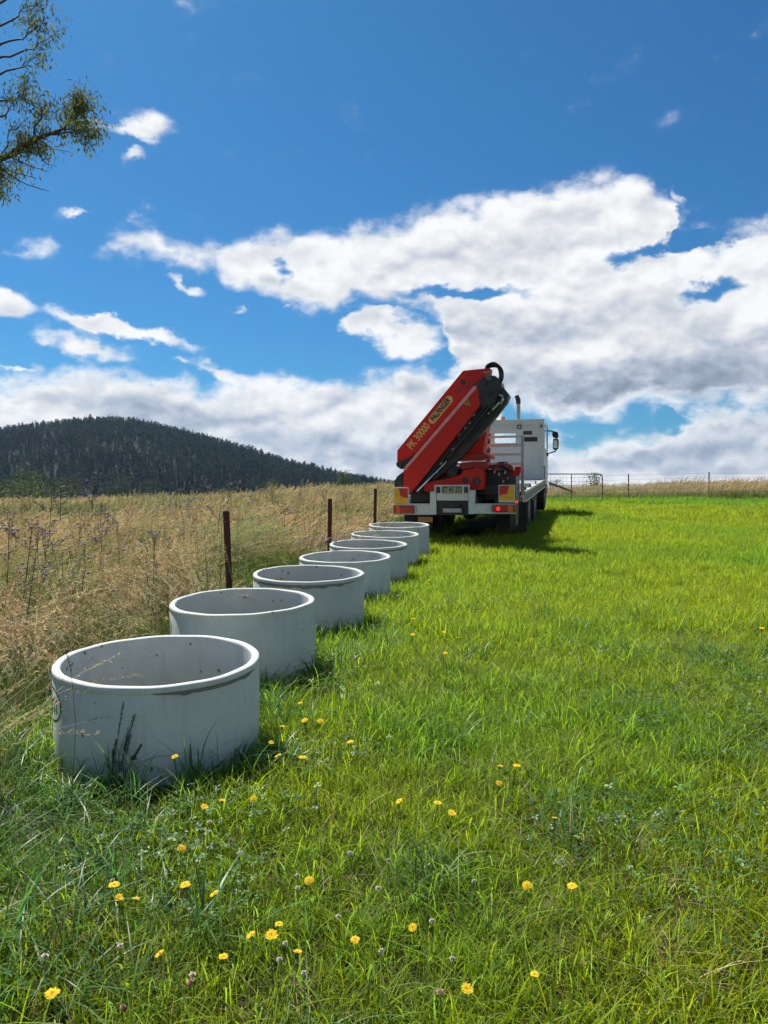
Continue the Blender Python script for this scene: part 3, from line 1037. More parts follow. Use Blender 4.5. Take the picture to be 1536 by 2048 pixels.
RL = ['nearest and largest concrete ring, green painted mark low on its left side',
      'second concrete ring from the camera, smooth grey, just behind the largest one',
      'third concrete ring from the camera, with a chipped lip along its front rim',
      'fourth concrete ring, in the middle of the row of seven',
      'third concrete ring from the truck end of the row',
      'second concrete ring from the truck end of the row',
      'farthest concrete ring, standing close behind the rear of the truck']
M_CHIP = simple('rough_concrete', (.20, .20, .19), .9, scale=30, bump=.5)
M_STENCIL = simple('green_stencil_paint', (.015, .22, .085), .7, dirt=.15, dirtcol=(.3, .32, .3), scale=40)
for i, (rx, ry) in enumerate(RING_XY):
    rr_ = random.Random(40 + i)
    m = MB()
    t_, h_, Ro = RING_T, RING_H, RING_R
    prof = [(Ro, 0), (Ro, h_ - .052), (Ro - .003, h_ - .047), (Ro - .003, h_ - .040), (Ro + .0015, h_ - .034), (Ro + .002, h_ - .022)]
    for k in range(9):
        a = pi * k / 8
        prof.append((Ro - t_ / 2 + .002 + (t_ / 2) * cos(a), h_ - .018 + .018 * max(0, sin(a)) ** .55))
    prof += [(Ro - t_ + .002, h_ - .04), (Ro - t_, h_ - .06), (Ro - t_, 0)]
    m.lathe(prof, n=128)
    vs = []
    for (x, y, z) in m.v:                 # cast concrete is never quite true
        a = atan2(y, x)
        w = 1 + .0025 * sin(3 * a + i) + .0015 * sin(7 * a + 2 * i)
        vs.append((x * w, y * w, z + (.0025 * sin(2 * a + i * 2) + .0012 * sin(11 * a + i) if z > .3 else 0)))
    m.v = vs
    o = m.build('concrete_ring', concrete('cast_concrete', i, .35), smooth=True, angle=60)
    o.location = (rx, ry, g1(rx, ry) - .03)
    top = at(RINGS[i][0], [1315, 1200, 1145, 1112, 1087, 1067, 1049][i], ry).z
    o.location.z = top - h_
    o.rotation_euler = (0, 0, rr_.uniform(0, 6.28) if i else 0)
    tag(o, RL[i], 'concrete ring', 'row of concrete rings standing in the grass')
    spin = o.rotation_euler.z
    tilt_ = Matrix.Rotation(R(3.0), 4, 'X') @ Matrix.Rotation(R((.5, -.4, .3, -.5, .2, .5, -.2)[i]), 4, 'Y')
    o.matrix_world = Matrix.Translation(Vector((rx, ry, top)) + tilt_ @ Vector((0, 0, -h_))) @ tilt_ @ Matrix.Rotation(spin, 4, 'Z')
    if i in (0, 2, 4):                    # broken skin under the lip
        c = MB()
        n_ = 90 if i == 2 else 60
        a0, a1 = ((-2.9, -.55) if i == 2 else (-1.35, -.15))
        a0 -= spin
        a1 -= spin
        low = [(.018 + (.022 if i == 2 else .010) * vnoise(k * .31, 0, 1, 5 + i) * (1.6 if vnoise(k * .12, 3, 1, i) > .55 else .6)) * sin(pi * min(1, max(0, k / n_))) ** .5 for k in range(n_ + 1)]
        V, Fq = [], []
        for k in range(n_ + 1):
            a = a0 + (a1 - a0) * k / n_
            for (rad, zz) in ((Ro + .0035, h_ - .033), (Ro + .0035, h_ - .033 - low[k]), (Ro - .004, h_ - .035 - low[k])):
                V.append((rad * cos(a), rad * sin(a), zz))
        for k in range(n_):
            for j in range(2):
                Fq.append((k * 3 + j, k * 3 + j + 1, k * 3 + 4 + j, k * 3 + 3 + j))
        c.add(V, Fq)
        c.build('chipped_edge', M_CHIP, o)
    if i < 2:                             # maker's stencil: an oval with upright strokes
        c = MB()
        ac = radians_c = (R(-147) if i == 0 else R(-164)) - spin
        zc = h_ - .165

        def arcq(a, b_, wid):
            """a painted stroke on the wall from (angle, z) to (angle, z)"""
            n_ = 6
            V, Fq = [], []
            for k in range(n_ + 1):
                aa = a[0] + (b_[0] - a[0]) * k / n_
                zz = a[1] + (b_[1] - a[1]) * k / n_
                dx, dz = (b_[0] - a[0]) * Ro, b_[1] - a[1]
                L_ = math.hypot(dx, dz) + 1e-9
                ox, oz = -dz / L_ * wid / 2, dx / L_ * wid / 2
                for sgn in (-1, 1):
                    ang = aa + sgn * ox / Ro
                    V.append(((Ro + .004) * cos(ang), (Ro + .004) * sin(ang), zz + sgn * oz))
            for k in range(n_):
                Fq.append((2 * k, 2 * k + 1, 2 * k + 3, 2 * k + 2))
            c.add(V, Fq)
        for k in range(28):
            a_, b_ = 2 * pi * k / 28, 2 * pi * (k + 1) / 28
            arcq((ac + cos(a_) * .125 / Ro, zc + sin(a_) * .088), (ac + cos(b_) * .125 / Ro, zc + sin(b_) * .088), .013)
        for x, s_ in ((-.08, .035), (-.045, .052), (-.005, .055), (.035, .052), (.075, .036)):
            arcq((ac + x / Ro, zc - s_), (ac + x / Ro, zc + s_), .014)
        for x in (-.063, .015, .055):
            arcq((ac + (x - .014) / Ro, zc + .01), (ac + (x + .014) / Ro, zc + .035), .011)
            arcq((ac + (x - .014) / Ro, zc - .01), (ac + (x + .014) / Ro, zc - .035), .011)
        c.build('painted_logo', M_STENCIL, o)


# ------------------------------------------------------------------ the crane truck
truck = empty('crane_truck')
TRM = Matrix.Translation(TR_O) @ Matrix.Rotation(-TR_YAW, 4, 'Z') @ Matrix.Rotation(TR_PITCH, 4, 'X')
truck.matrix_world = TRM
TRI = TRM.inverted()
tag(truck, 'white flatbed truck seen from behind with a folded red loader crane on its tail', 'truck')


def tl(u, v, t):
    """pixel -> (X, Z) in the truck's own cross plane t metres ahead of its tail"""
    o_ = TRI @ Vector((0, 0, EYE))
    d_ = (TRI.to_3x3() @ ray(u, v))
    k_ = (t - o_.y) / d_.y
    p_ = o_ + d_ * k_
    return (p_.x, p_.z)


def c1(pts, t):      # from the enlarged crop of the crane
    return [tl(760 + a / 3.84, 700 + b_ / 3.84, t) for a, b_ in pts]


def c8(pts, t):      # from the enlarged crop of the right side
    return [tl(960 + a / 7.875, 820 + b_ / 7.875, t) for a, b_ in pts]


RED = simple('crane_red_paint', (.74, .028, .016), .5, dirt=.3, dirtcol=(.14, .02, .014), scale=2.4, spec=.25)
REDD = simple('crane_red_dull', (.50, .020, .012), .6, dirt=.65, dirtcol=(.07, .03, .02), scale=3.5)
BLK = simple('black_steel', (.018, .018, .019), .42, dirt=.45, dirtcol=(.07, .06, .05), scale=5)
RUB = simple('black_rubber', (.016, .016, .017), .75, dirt=.5, dirtcol=(.08, .075, .06), scale=4, bump=.3)
HOSE = simple('hose_rubber', (.014, .014, .016), .35, scale=8)
WHT = simple('white_truck_paint', (.74, .75, .68), .42, dirt=.5, dirtcol=(.30, .29, .24), scale=3)
WHG = simple('white_headboard_paint', (.68, .71, .68), .5, dirt=.3, dirtcol=(.34, .36, .34), scale=1.6)
GAL = simple('galvanised_steel', (.42, .44, .44), .42, metal=.6, dirt=.4, scale=7)
CHR = simple('bright_steel', (.72, .72, .72), .16, metal=1.0, scale=7)
YEL = simple('reflective_yellow', (.88, .46, .012), .38, scale=9)
RRD = simple('reflective_red', (.62, .02, .02), .38, scale=9)
AMB = simple('amber_lens', (.75, .16, .02), .18, scale=9, coat=.5)
RLN = simple('red_lens', (.48, .014, .012), .16, scale=9, coat=.6)
RLIT = simple('lit_red_lens', (.6, .012, .01), .2, scale=9, emit=((1.0, .01, .006), 1.5))
GLS = simple('cab_glass', (.85, .95, .93), .03, trans=1.0, spec=.5)
LET_Y = simple('gold_lettering', (.72, .52, .14), .45, scale=12)
LET_K = simple('black_lettering', (.012, .012, .012), .5, scale=12)
PLT = simple('number_plate_ground', (.46, .44, .26), .45, dirt=.4, scale=20)
WOOD = simple('tray_planks', (.36, .34, .29), .8, dirt=.5, scale=4)
RIMM = simple('wheel_steel', (.42, .43, .42), .5, metal=.5, dirt=.6, scale=6)


def part(name, m_, mat, parent=None, **kw):
    return m_.build(name, mat, parent or truck, **kw)


def lettering(txt, mat, parent, size, M, name='lettering', extr=.003, xs=1.0, bold=0.0):
    cu = bpy.data.curves.new(name, 'FONT')
    cu.body = txt
    cu.size = size
    cu.extrude = extr
    cu.offset = bold
    cu.align_x, cu.align_y = 'CENTER', 'CENTER'
    tmp = bpy.data.objects.new(name, cu)
    COL.objects.link(tmp)
    bpy.context.view_layer.update()
    me_ = bpy.data.meshes.new_from_object(tmp.evaluated_get(bpy.context.evaluated_depsgraph_get()))
    bpy.data.objects.remove(tmp)
    me_.name = name
    me_.transform(M @ Matrix.Scale(xs, 4, (1, 0, 0)))
    me_.materials.clear()
    return link(name, me_, mat, parent)


def onplane(p0, p1, y):
    """matrix that lays text in the cross plane y, along the line p0 -> p1, facing the rear"""
    a = atan2(p1[1] - p0[1], p1[0] - p0[0])
    return Matrix.Translation(((p0[0] + p1[0]) / 2, y, (p0[1] + p1[1]) / 2)) @ Matrix.Rotation(-a, 4, 'Y') @ Matrix.Rotation(R(90), 4, 'X')


# --- chassis
m = MB()
for s in (-1, 1):
    m.bb(s * .36, s * .46, .05, 9.6, .62, .90)
for y in (.3, 1.2, 2.6, 4.0, 5.6, 7.2, 8.8):
    m.bb(-.37, .37, y, y + .1, .66, .86)
m.bb(-.3, .3, 3.6, 4.4, .45, .7)
m.tube([(0, 1.9, .52), (0, 6.8, .62)], .06, 10)
m.box((.75, 6.3, .62), (.55, 1.1, .5))
m.box((-.85, 5.8, .62), (.55, 1.2, .5))
for y in (1.9, 3.25, 5.0, 8.9):
    m.tube([(-1.0, y, .5), (1.0, y, .5)], .07, 10)
    m.lathe([(0, -.16), (.13, -.14), (.2, -.05), (.2, .05), (.13, .14), (0, .16)], (0, y, .5), 16, axis='X', closed=False)
part('chassis', m, BLK, bevel=.006)

# --- wheels
def tyre_mesh():
    m_ = MB()
    prof = [(.29, -.125), (.33, -.138), (.42, -.142), (.475, -.128), (.498, -.108), (.505, -.06), (.507, 0), (.505, .06), (.498, .108), (.475, .128), (.42, .142), (.33, .138), (.29, .125)]
    m_.lathe(prof, n=56, axis='X', closed=False)
    for k in range(56):                    # tread blocks
        a = 2 * pi * k / 56
        for s in (-1, 1):
            m_.box((s * .085, .508 * cos(a + s * .03), .508 * sin(a + s * .03)), (.055, .036, .014), (a + s * .03 - pi / 2, 0, 0))
        m_.box((0, .509 * cos(a), .509 * sin(a)), (.05, .036, .014), (a - pi / 2, 0, 0))
    return m_


def rim_mesh(out):
    m_ = MB()
    prof = [(.292, .12), (.275, .10), (.27, .03), (.25, .015), (.17, .03 + out), (.13, .05 + out), (.10, .055 + out), (.10, .11 + out), (.06, .125 + out), (0, .125 + out)]
    m_.lathe(prof, n=32, axis='X', closed=False)
    m_.lathe([(.292, .12), (.292, -.12), (.27, -.12), (.27, .1)], n=32, axis='X')
    for k in range(10):
        a = 2 * pi * k / 10
        m_.tube([(.03 + out, .145 * cos(a), .145 * sin(a)), (.075 + out, .145 * cos(a), .145 * sin(a))], .014, 6)
    return m_


proto_w = None
for y in (1.9, 3.25, 5.0, 8.9):
    for s in (-1, 1):
        for dual in ((1.06, .76) if y < 4 else (1.07,)):
            if proto_w is None:
                w = tyre_mesh().build('wheel', RUB, truck, smooth=True, angle=40)
                rim_mesh(-.02).build('rim', RIMM, w, smooth=True, angle=40)
                proto_w = w
            else:
                w = copy_tree(proto_w, truck)
            w.location = (s * dual, y, .50)
            w.rotation_euler = (random.uniform(0, 3), 0, 0 if s > 0 else pi)
# mudguards over the wheels, arched thin plates
for s in (-1, 1):
    for y in (1.9, 3.25, 5.0):
        m = MB()
        n_ = 14
        V, Fq = [], []
        for k in range(n_ + 1):
            a = R(8) + R(164) * k / n_
            for rr_ in (.575, .582):
                for x in (.62, 1.21):
                    V.append((s * x, y + rr_ * cos(a), .5 + rr_ * sin(a) * .93))
        for k in range(n_):
            b_ = k * 4
            Fq += [(b_, b_ + 1, b_ + 5, b_ + 4), (b_ + 2, b_ + 6, b_ + 7, b_ + 3), (b_ + 1, b_ + 3, b_ + 7, b_ + 5), (b_, b_ + 4, b_ + 6, b_ + 2)]
        m.add(V, Fq)
        part('mudguard', m, GAL if y > 4 else BLK, smooth=True)
# --- mudflaps behind the rear wheels
for s in (-1, 1):
    m = MB()
    m.box((s * 1.0, 1.17, .43), (.62, .014, .62), (R(-2), 0, 0))
    for k in range(5):
        m.bb(s * 1.0 - .26 + k * .125, s * 1.0 - .25 + k * .125, 1.157, 1.164, .15, .70)
    part('mudflap', m, RUB)

# --- rear frame: low white beam with a raised middle that carries the number plate
P0 = 0.0
def rect(u0, v0, u1, v1, t, conv=c1):
    q = conv([(u0, v0), (u1, v1)], t)
    return q[0][0], q[1][0], q[1][1], q[0][1]      # x0, x1, z0, z1


m = MB()
x0, x1, z0, z1 = rect(108, 1186, 400, 1262, 0)
m.bb(x0, x1, -.02, .10, z0, z1)
x0, x1, z0, z1 = rect(715, 1186, 1040, 1256, 0)
m.bb(x0, x1, -.02, .10, z0, z1)
x0, x1, z0, z1 = rect(386, 1088, 434, 1264, 0)
m.bb(x0, x1, -.035, .12, z0, z1)
x0, x1, z0, z1 = rect(680, 1078, 731, 1260, 0)
m.bb(x0, x1, -.035, .12, z0, z1)
x0, x1, z0, z1 = rect(436, 1100, 678, 1156, 0)
m.bb(x0, x1, -.028, .10, z0, z1)
part('rear_beam', m, WHT, bevel=.006)
for (a, b_, c_, d_) in ((108, 1180, 384, 1188), (733, 1180, 1040, 1187), (108, 1258, 384, 1265), (733, 1252, 1040, 1259)):
    x0, x1, z0, z1 = rect(a, b_, c_, d_, -.03)
    m = MB()      # welded lips along the beams
    m.bb(x0, x1, -.045, .08, z0, z1)
    part('beam_lip', m, WHT, bevel=.003)

x0, x1, z0, z1 = rect(420, 1036, 690, 1100, -.02)
m = MB()      # plate carrier: pale frame round the plate
m.bb(x0, x1, -.05, -.02, z0, z1)
m.bb(x0, x1, -.065, -.05, z1 - .018, z1)
m.bb(x0, x0 + .014, -.065, -.05, z0, z1 - .018)
m.bb(x1 - .014, x1, -.065, -.05, z0, z1 - .018)
pc_ = part('plate_carrier', m, WHT, bevel=.002)
for a, b_ in ((432, 462), (646, 676)):
    m = MB()
    q = rect(a, 1050, b_, 1098, -.05)
    m.bb(q[0], q[1], -.062, -.052, q[2], q[3])
    part('reflector', m, BLK, pc_)
m = MB()
q = rect(478, 1048, 628, 1100, -.06)
m.bb(q[0], q[1], -.062, -.052, q[2], q[3])
pl_ = part('number_plate', m, PLT, bevel=.002)
m = MB()
t_ = .006
m.bb(q[0], q[1], -.065, -.062, q[3] - t_, q[3])
m.bb(q[0], q[1], -.065, -.062, q[2], q[2] + t_)
m.bb(q[0], q[0] + t_, -.065, -.062, q[2] + t_, q[3] - t_)
m.bb(q[1] - t_, q[1], -.065, -.062, q[2] + t_, q[3] - t_)
part('plate_border', m, LET_K, pl_)
lettering('BT 45 ZO', LET_K, pl_, (q[3] - q[2]) * 1.05, onplane((q[0], (q[2] + q[3]) / 2), (q[1], (q[2] + q[3]) / 2), -.066), xs=.70, extr=.001, bold=.002)

# tow hitch and dark works under the raised middle
m = MB()
q = rect(440, 1160, 676, 1262, .06)
m.bb(q[0], q[1], .06, .12, q[2] - .02, q[3])
q = rect(462, 1212, 640, 1252, 0)
m.bb(q[0], q[1], -.02, .05, q[2], q[3])
m.tube([(.0, -.05, q[3] + .02), (.0, -.05, q[3] + .08)], .03, 10)
m.box((.02, .0, q[3] + .05), (.18, .14, .05))
part('tow_hitch', m, BLK, bevel=.005)
q = rect(484, 1216, 624, 1248, -.02)
m = MB()
m.bb(q[0], q[1], -.030, -.022, q[2], q[3])
part('hitch_plate', m, GAL, bevel=.003)

# marker boards, yellow and red in a white frame
for (a, b_, c_, d_, fl) in ((106, 1056, 222, 1180, 1), (910, 1036, 1038, 1170, -1)):
    x0, x1, z0, z1 = rect(a, b_, c_, d_, 0)
    m = MB()
    m.bb(x0, x1, -.012, .012, z0, z1)
    bd = part('marker_board', m, WHT, bevel=.002)
    w, h = x1 - x0, z1 - z0
    e = .014
    zb = z0 + h * (.02 if fl > 0 else .10)
    fx = (lambda k: x0 + e + (w - 2 * e) * k) if fl > 0 else (lambda k: x1 - e - (w - 2 * e) * k)
    fz = lambda k: zb + (z1 - e - zb) * k
    m = MB()
    m.prism([(fx(0), fz(0)), (fx(1), fz(0)), (fx(1), fz(.33)), (fx(.45), fz(.46)), (fx(.32), fz(1)), (fx(0), fz(1))], -.016, -.0125)
    part('yellow_field', m, YEL, bd)
    m = MB()
    m.prism([(fx(1), fz(.335)), (fx(1), fz(1)), (fx(.325), fz(1)), (fx(.455), fz(.465))], -.016, -.0125)
    part('red_field', m, RRD, bd)

# tail lights: body, red and amber sections, side lens
for (a, b_, c_, d_, s) in ((106, 1197, 262, 1254, -1), (868, 1190, 1040, 1246, 1)):
    x0, x1, z0, z1 = rect(a, b_, c_, d_, -.045)
    m = MB()
    m.bb(x0 - .005, x1 + .005, -.05, -.022, z0 - .005, z1 + .005)
    tlg = part('tail_light', m, BLK, bevel=.003)
    w = x1 - x0
    xs_ = [0, .10, .32, 1.0] if s < 0 else [0, .66, .90, 1.0]
    mats = [RLN, AMB, RLN] if s < 0 else [RLN, AMB, RLN]
    for k in range(3):
        m = MB()
        m.bb(x0 + w * xs_[k] + .001, x0 + w * xs_[k + 1] - .001, -.078, -.05, z0, z1)
        part('amber_lens' if mats[k] is AMB else 'red_lens', m, mats[k], tlg, bevel=.006)
    if s > 0:
        m = MB()
        m.disc_y((x0 + w * .24, (z0 + z1) / 2), .034, -.0815, -.0785)
        part('lit_lamp', m, RLIT, tlg, smooth=True)
    m = MB()
    ex = x1 + .012 if s < 0 else x0 - .052
    m.bb(ex, ex + .04, -.06, -.022, z0 + .01, z1 - .005)
    part('light_bracket', m, GAL, tlg, bevel=.003)
m = MB()
q = rect(293, 1283, 404, 1322, .02)
m.bb(q[0], q[1], .01, .03, q[2], q[3])
os_ = part('orange_sign', m, simple('orange_sign_ground', (.62, .27, .05), .5, dirt=.4, dirtcol=(.2, .1, .04), scale=20), bevel=.002)
m = MB()
for zz, k0, k1 in ((.68, .08, .92), (.30, .12, .88)):
    zc = q[2] + (q[3] - q[2]) * zz
    w = q[1] - q[0]
    xx = q[0] + w * k0
    rr_ = random.Random(int(zz * 100))
    while xx < q[0] + w * k1 - .02:
        l_ = rr_.uniform(.008, .02)
        m.bb(xx, xx + l_, .007, .0095, zc - .014, zc + .014)
        xx += l_ + .007
part('faded_marking', m, simple('sign_marking', (.38, .15, .03), .6), os_)
# side marker lamp
m = MB()
q = c8([(580, 1445)], .2)[0]
m.disc_y(q, .022, .15, .19, 14)
part('side_marker', m, RLIT, smooth=True)

# --- crane
# feet: cross beam (outrigger housing) with its right hand upright plate
m = MB()
m.prism(c1([(336, 1022), (372, 1020), (400, 1008), (520, 990), (618, 958), (640, 925), (700, 916), (742, 905), (770, 912), (796, 938), (796, 1072), (700, 1076), (640, 1040), (420, 1040), (420, 1086), (338, 1086)], .25), .25, .62)
fr = part('crane_foot_frame', m, RED, bevel=.01)
for a, b_, r_ in ((740, 1008, .085), (655, 1000, .06)):
    q = c1([(a, b_)], .24)[0]
    m = MB()
    m.disc_y(q, r_, .232, .2495, 24)
    part('pivot_eye', m, BLK, fr, smooth=True)
q = c1([(795, 940), (735, 1070)], .25)
m = MB()
m.bb(q[1][0] + .015, q[1][0] + .04, .225, .2495, q[1][1] + .02, q[0][1] - .02)
part('weld_rib', m, REDD, fr)
m = MB()                                    # cross beam behind, reaching from side to side
q = c1([(120, 1050), (1075, 1165)], .75)
m.bb(-1.16, 1.16, .72, 1.02, .92, 1.12)
part('outrigger_beam', m, BLK, bevel=.01)
m = MB()                                    # right wing plate
m.prism(c1([(1040, 894), (1088, 893), (1085, 925), (1052, 1000), (1010, 1078), (985, 1078), (1000, 1000)], .95), .80, 1.05)
part('outrigger_bracket', m, RED, bevel=.008)
m = MB()                                    # slewing base and rack housing
m.prism(c1([(618, 868), (700, 858), (830, 862), (836, 902), (800, 925), (760, 900), (640, 920), (612, 900)], .55), .45, 1.0)
m.prism(c1([(800, 880), (1040, 900), (1040, 925), (930, 918), (800, 905)], .7), .62, .8)
part('slewing_base', m, REDD, bevel=.01)
m = MB()                                    # column, a tapering box leaning right
m.prism(c1([(838, 560), (800, 798), (790, 850), (640, 850), (610, 800), (700, 560)], .95), .75, 1.25)
part('crane_column', m, RED, bevel=.015)
m = MB()                                    # turning head plates with bolts beneath the column
m.prism(c1([(590, 812), (800, 796), (850, 822), (850, 842), (600, 856)], .62), .55, 1.3)
for k in range(9):
    q = c1([(620 + k * 26, 830)], .54)[0]
    m.disc_y(q, .022, .53, .55, 8)
part('column_collar', m, REDD, bevel=.004)

# main boom (the lower red box): front face and a top edge coloured as if sunlit
T1, T2 = .12, .52
m = MB()
m.prism(c1([(178, 932), (205, 890), (724, 286), (752, 292), (768, 425), (692, 522), (268, 1062), (226, 1102), (180, 1052)], T1), T1, T2)
mb_ = part('main_boom', m, RED, bevel=.012, segs=3)
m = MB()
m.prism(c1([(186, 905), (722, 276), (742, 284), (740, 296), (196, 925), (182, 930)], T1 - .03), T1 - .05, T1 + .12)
part('boom_edge', m, simple('sunlit_red_edge', (.82, .34, .30), .4, scale=6), mb_, bevel=.006)  # pale pink colour stands in for sunlight along the edge
# yellow warning triangle
m = MB()
q = c1([(676, 376), (646, 416), (694, 428)], T1 - .004)
m.prism(q, T1 - .006, T1 - .0015)
wt = part('warning_triangle', m, LET_Y, mb_)
m = MB()
cx_, cz_ = sum(p[0] for p in q) / 3, sum(p[1] for p in q) / 3
m.prism([(cx_ + (p[0] - cx_) * .72, cz_ + (p[1] - cz_) * .72) for p in q], T1 - .010, T1 - .0065)
part('triangle_ground', m, BLK, wt)
m = MB()
m.prism([(cx_ - .02, cz_ - .02), (cx_ + .0, cz_ + .022), (cx_ + .016, cz_ - .012)], T1 - .013, T1 - .0105)
part('triangle_figure', m, LET_Y, wt)

# outer boom (the upper red box with the lettering)
T3, T4 = .30, .68
m = MB()
m.prism(c1([(131, 772), (230, 652), (638, 158), (846, 138), (842, 178), (800, 214), (722, 268), (300, 770), (232, 822), (180, 846), (131, 858)], T3), T3, T4)
ob = part('outer_boom', m, RED, bevel=.012, segs=3)
m = MB()
q = c1([(640, 248)], T3)[0]
m.disc_y(q, .052, T3 - .012, T3 - .001, 22)
m.disc_y(q, .030, T3 - .03, T3 - .012, 16)
part('pivot_pin', m, BLK, ob, smooth=True)
m = MB()
q = c1([(706, 206)], T3)[0]
m.lathe([(.085, T3 - .008), (.085, T3 - .001), (.07, T3 - .001), (.07, T3 - .008)], (0, 0, 0), 28, axis='X')
m.v = [(y + q[0], x, z + q[1]) for (x, y, z) in m.v]
m.prism(c1([(570, 318), (690, 240), (724, 262), (600, 345)], T3), T3 - .006, T3 - .001)
part('boom_doubler', m, REDD, ob, smooth=False)
m = MB()                                    # badge: long oval
a, b_ = c1([(402, 536), (530, 382)], T3)
L_ = math.hypot(b_[0] - a[0], b_[1] - a[1])
ang = atan2(b_[1] - a[1], b_[0] - a[0])
def oval(r_, ext):
    pts = []
    for k in range(13):
        t_ = -pi / 2 + pi * k / 12
        pts.append((L_ / 2 + ext + r_ * cos(t_), r_ * sin(t_)))
    for k in range(13):
        t_ = pi / 2 + pi * k / 12
        pts.append((-L_ / 2 - ext + r_ * cos(t_), r_ * sin(t_)))
    return [((a[0] + b_[0]) / 2 + x * cos(ang) - z * sin(ang), (a[1] + b_[1]) / 2 + x * sin(ang) + z * cos(ang)) for x, z in pts]


m = MB()
m.prism(oval(.078, 0), T3 - .008, T3 - .0015)
bg_ = part('badge', m, LET_Y, ob)
M_ = onplane(a, b_, T3 - .011)
lettering('PALFINGER', LET_K, bg_, .155, M_, xs=.70, extr=.002, bold=.0045)
a2, b2 = c1([(232, 745), (362, 580)], T3)
lettering('PK 30000', LET_Y, ob, .215, onplane(a2, b2, T3 - .006), xs=.72, extr=.002, bold=.004)
# black nose at the low end of the outer boom
m = MB()
m.prism(c1([(131, 860), (182, 846), (240, 822), (276, 786), (250, 838), (180, 912), (160, 916), (126, 890), (124, 866)], T3 + .03), T3 + .03, T4 - .03)
q = c1([(150, 878)], T3)[0]
m.disc_y(q, .07, T3 - .01, T3 + .03, 20)
part('boom_end_bracket', m, BLK, ob, bevel=.008)

# extension sections and rams below the main boom: long dark beams side by side
m = MB()
m.prism(c1([(772, 250), (760, 420), (690, 520), (264, 1070), (232, 1104), (255, 1108), (320, 1085), (590, 855), (675, 770), (832, 580), (900, 500), (938, 350), (900, 262)], .34), .34, .66)
ex_ = part('extension_booms', m, BLK, bevel=.01)
def along(a, b_, t, r_, mat, name, parent, n=10):
    p = c1([a, b_], t)
    m_ = MB()
    m_.tube([(p[0][0], t, p[0][1]), (p[1][0], t, p[1][1])], r_, n)
    return part(name, m_, mat, parent, smooth=True)


along((800, 440), (330, 1030), .22, .045, BLK, 'ram', ex_)
along((842, 430), (520, 830), .20, .038, BLK, 'ram', ex_)
along((905, 300), (600, 720), .26, .05, BLK, 'ram', ex_)
along((500, 870), (284, 1084), .16, .022, CHR, 'ram_rod', ex_)
for k, (a, b_) in enumerate((((780, 420), (300, 1010)), ((820, 420), (400, 920)), ((870, 400), (560, 790)), ((860, 440), (640, 720)), ((740, 500), (330, 990)))):
    pts = c1([(a[0] + (b_[0] - a[0]) * t + 6 * sin(t * 9 + k), a[1] + (b_[1] - a[1]) * t + 5 * cos(t * 7 + k * 2)) for t in np.linspace(0, 1, 14)], .15)
    m = MB()
    m.tube([(p[0], .15 + .012 * k, p[1]) for p in pts], .013, 7)
    part('hose', m, HOSE, ex_, smooth=True)
# scattered bright fittings along them
for a, b_ in ((690, 560), (724, 500), (610, 650), (470, 872), (560, 760), (836, 486), (868, 452), (440, 936), (505, 860), (655, 600)):
    q = c1([(a, b_)], .14)[0]
    m = MB()
    m.box((q[0], .135, q[1]), (.05, .03, .022), (0, R(-40), 0))
    part('fitting', m, GAL, ex_, bevel=.003)

# knuckle at the top: black castings, links, cylinders
m = MB()
m.prism(c1([(736, 262), (778, 222), (838, 190), (886, 200), (930, 250), (936, 300), (900, 362), (880, 430), (820, 470), (766, 440), (742, 330)], .2), .2, .72)
kn = part('knuckle', m, BLK, bevel=.012)
m = MB()
m.prism(c1([(905, 250), (930, 268), (995, 352), (985, 380), (960, 372), (900, 300)], .3), .26, .6)
m.prism(c1([(958, 365), (990, 365), (978, 400), (900, 500), (846, 556), (832, 540), (880, 480), (936, 410)], .3), .28, .58)
part('link_arm', m, BLK, kn, bevel=.01)
for a, b_, r_ in ((880, 350, .075), (800, 250, .06), (968, 362, .05), (850, 340, .04)):
    q = c1([(a, b_)], .2)[0]
    m = MB()
    m.disc_y(q, r_, .13, .2, 22)
    m.disc_y(q, r_ * .5, .11, .13, 16)
    part('pivot_pin', m, BLK, kn, smooth=True, angle=30)
along((918, 400), (862, 462), .24, .024, CHR, 'ram_rod', kn)
m = MB()
q = c1([(950, 425), (912, 488), (878, 515)], .2)
m.tube([(p[0], .2, p[1]) for p in q], .012, 8)
part('grab_rail', m, BLK, kn, smooth=True)
m = MB()
q = c1([(905, 330), (952, 352), (942, 366), (905, 344)], .25)
m.prism(q, .235, .258)
part('scratched_edge', m, GAL, kn)
for k in range(5):
    m = MB()
    q = c1([(796 + k * 6, 172 + k * 14), (838 + k * 4, 168 + k * 14)], .17)
    m.tube([(q[0][0], .17, q[0][1]), (q[1][0], .17, q[1][1])], .009, 6)
    part('hose_clip', m, GAL, kn)
for k in range(5):                            # the bundle of hoses looping over the top
    off = (k - 2) * 6
    pts = c1([(812 - off * .3, 166 + off), (822, 132 + off * .6), (858, 114 + off * .9), (896 + off * .3, 118 + off * .8), (924 - off * .8, 150 + off * .3), (932 - off, 196), (924 - off, 236), (908 - off, 262)], .36 + .03 * k)
    V = [Vector((p[0], .32 + .05 * k, p[1])) for p in pts]
    fine_ = []
    for i in range(len(V) - 1):
        for t in np.linspace(0, 1, 4, endpoint=False):
            pa, pb_, pc2, pd = V[max(0, i - 1)], V[i], V[i + 1], V[min(len(V) - 1, i + 2)]
            fine_.append(.5 * ((2 * pb_) + (-pa + pc2) * t + (2 * pa - 5 * pb_ + 4 * pc2 - pd) * t * t + (-pa + 3 * pb_ - 3 * pc2 + pd) * t ** 3))
    m = MB()
    m.tube(fine_ + [V[-1]], .024, 8)
    part('hose', m, HOSE, kn, smooth=True)

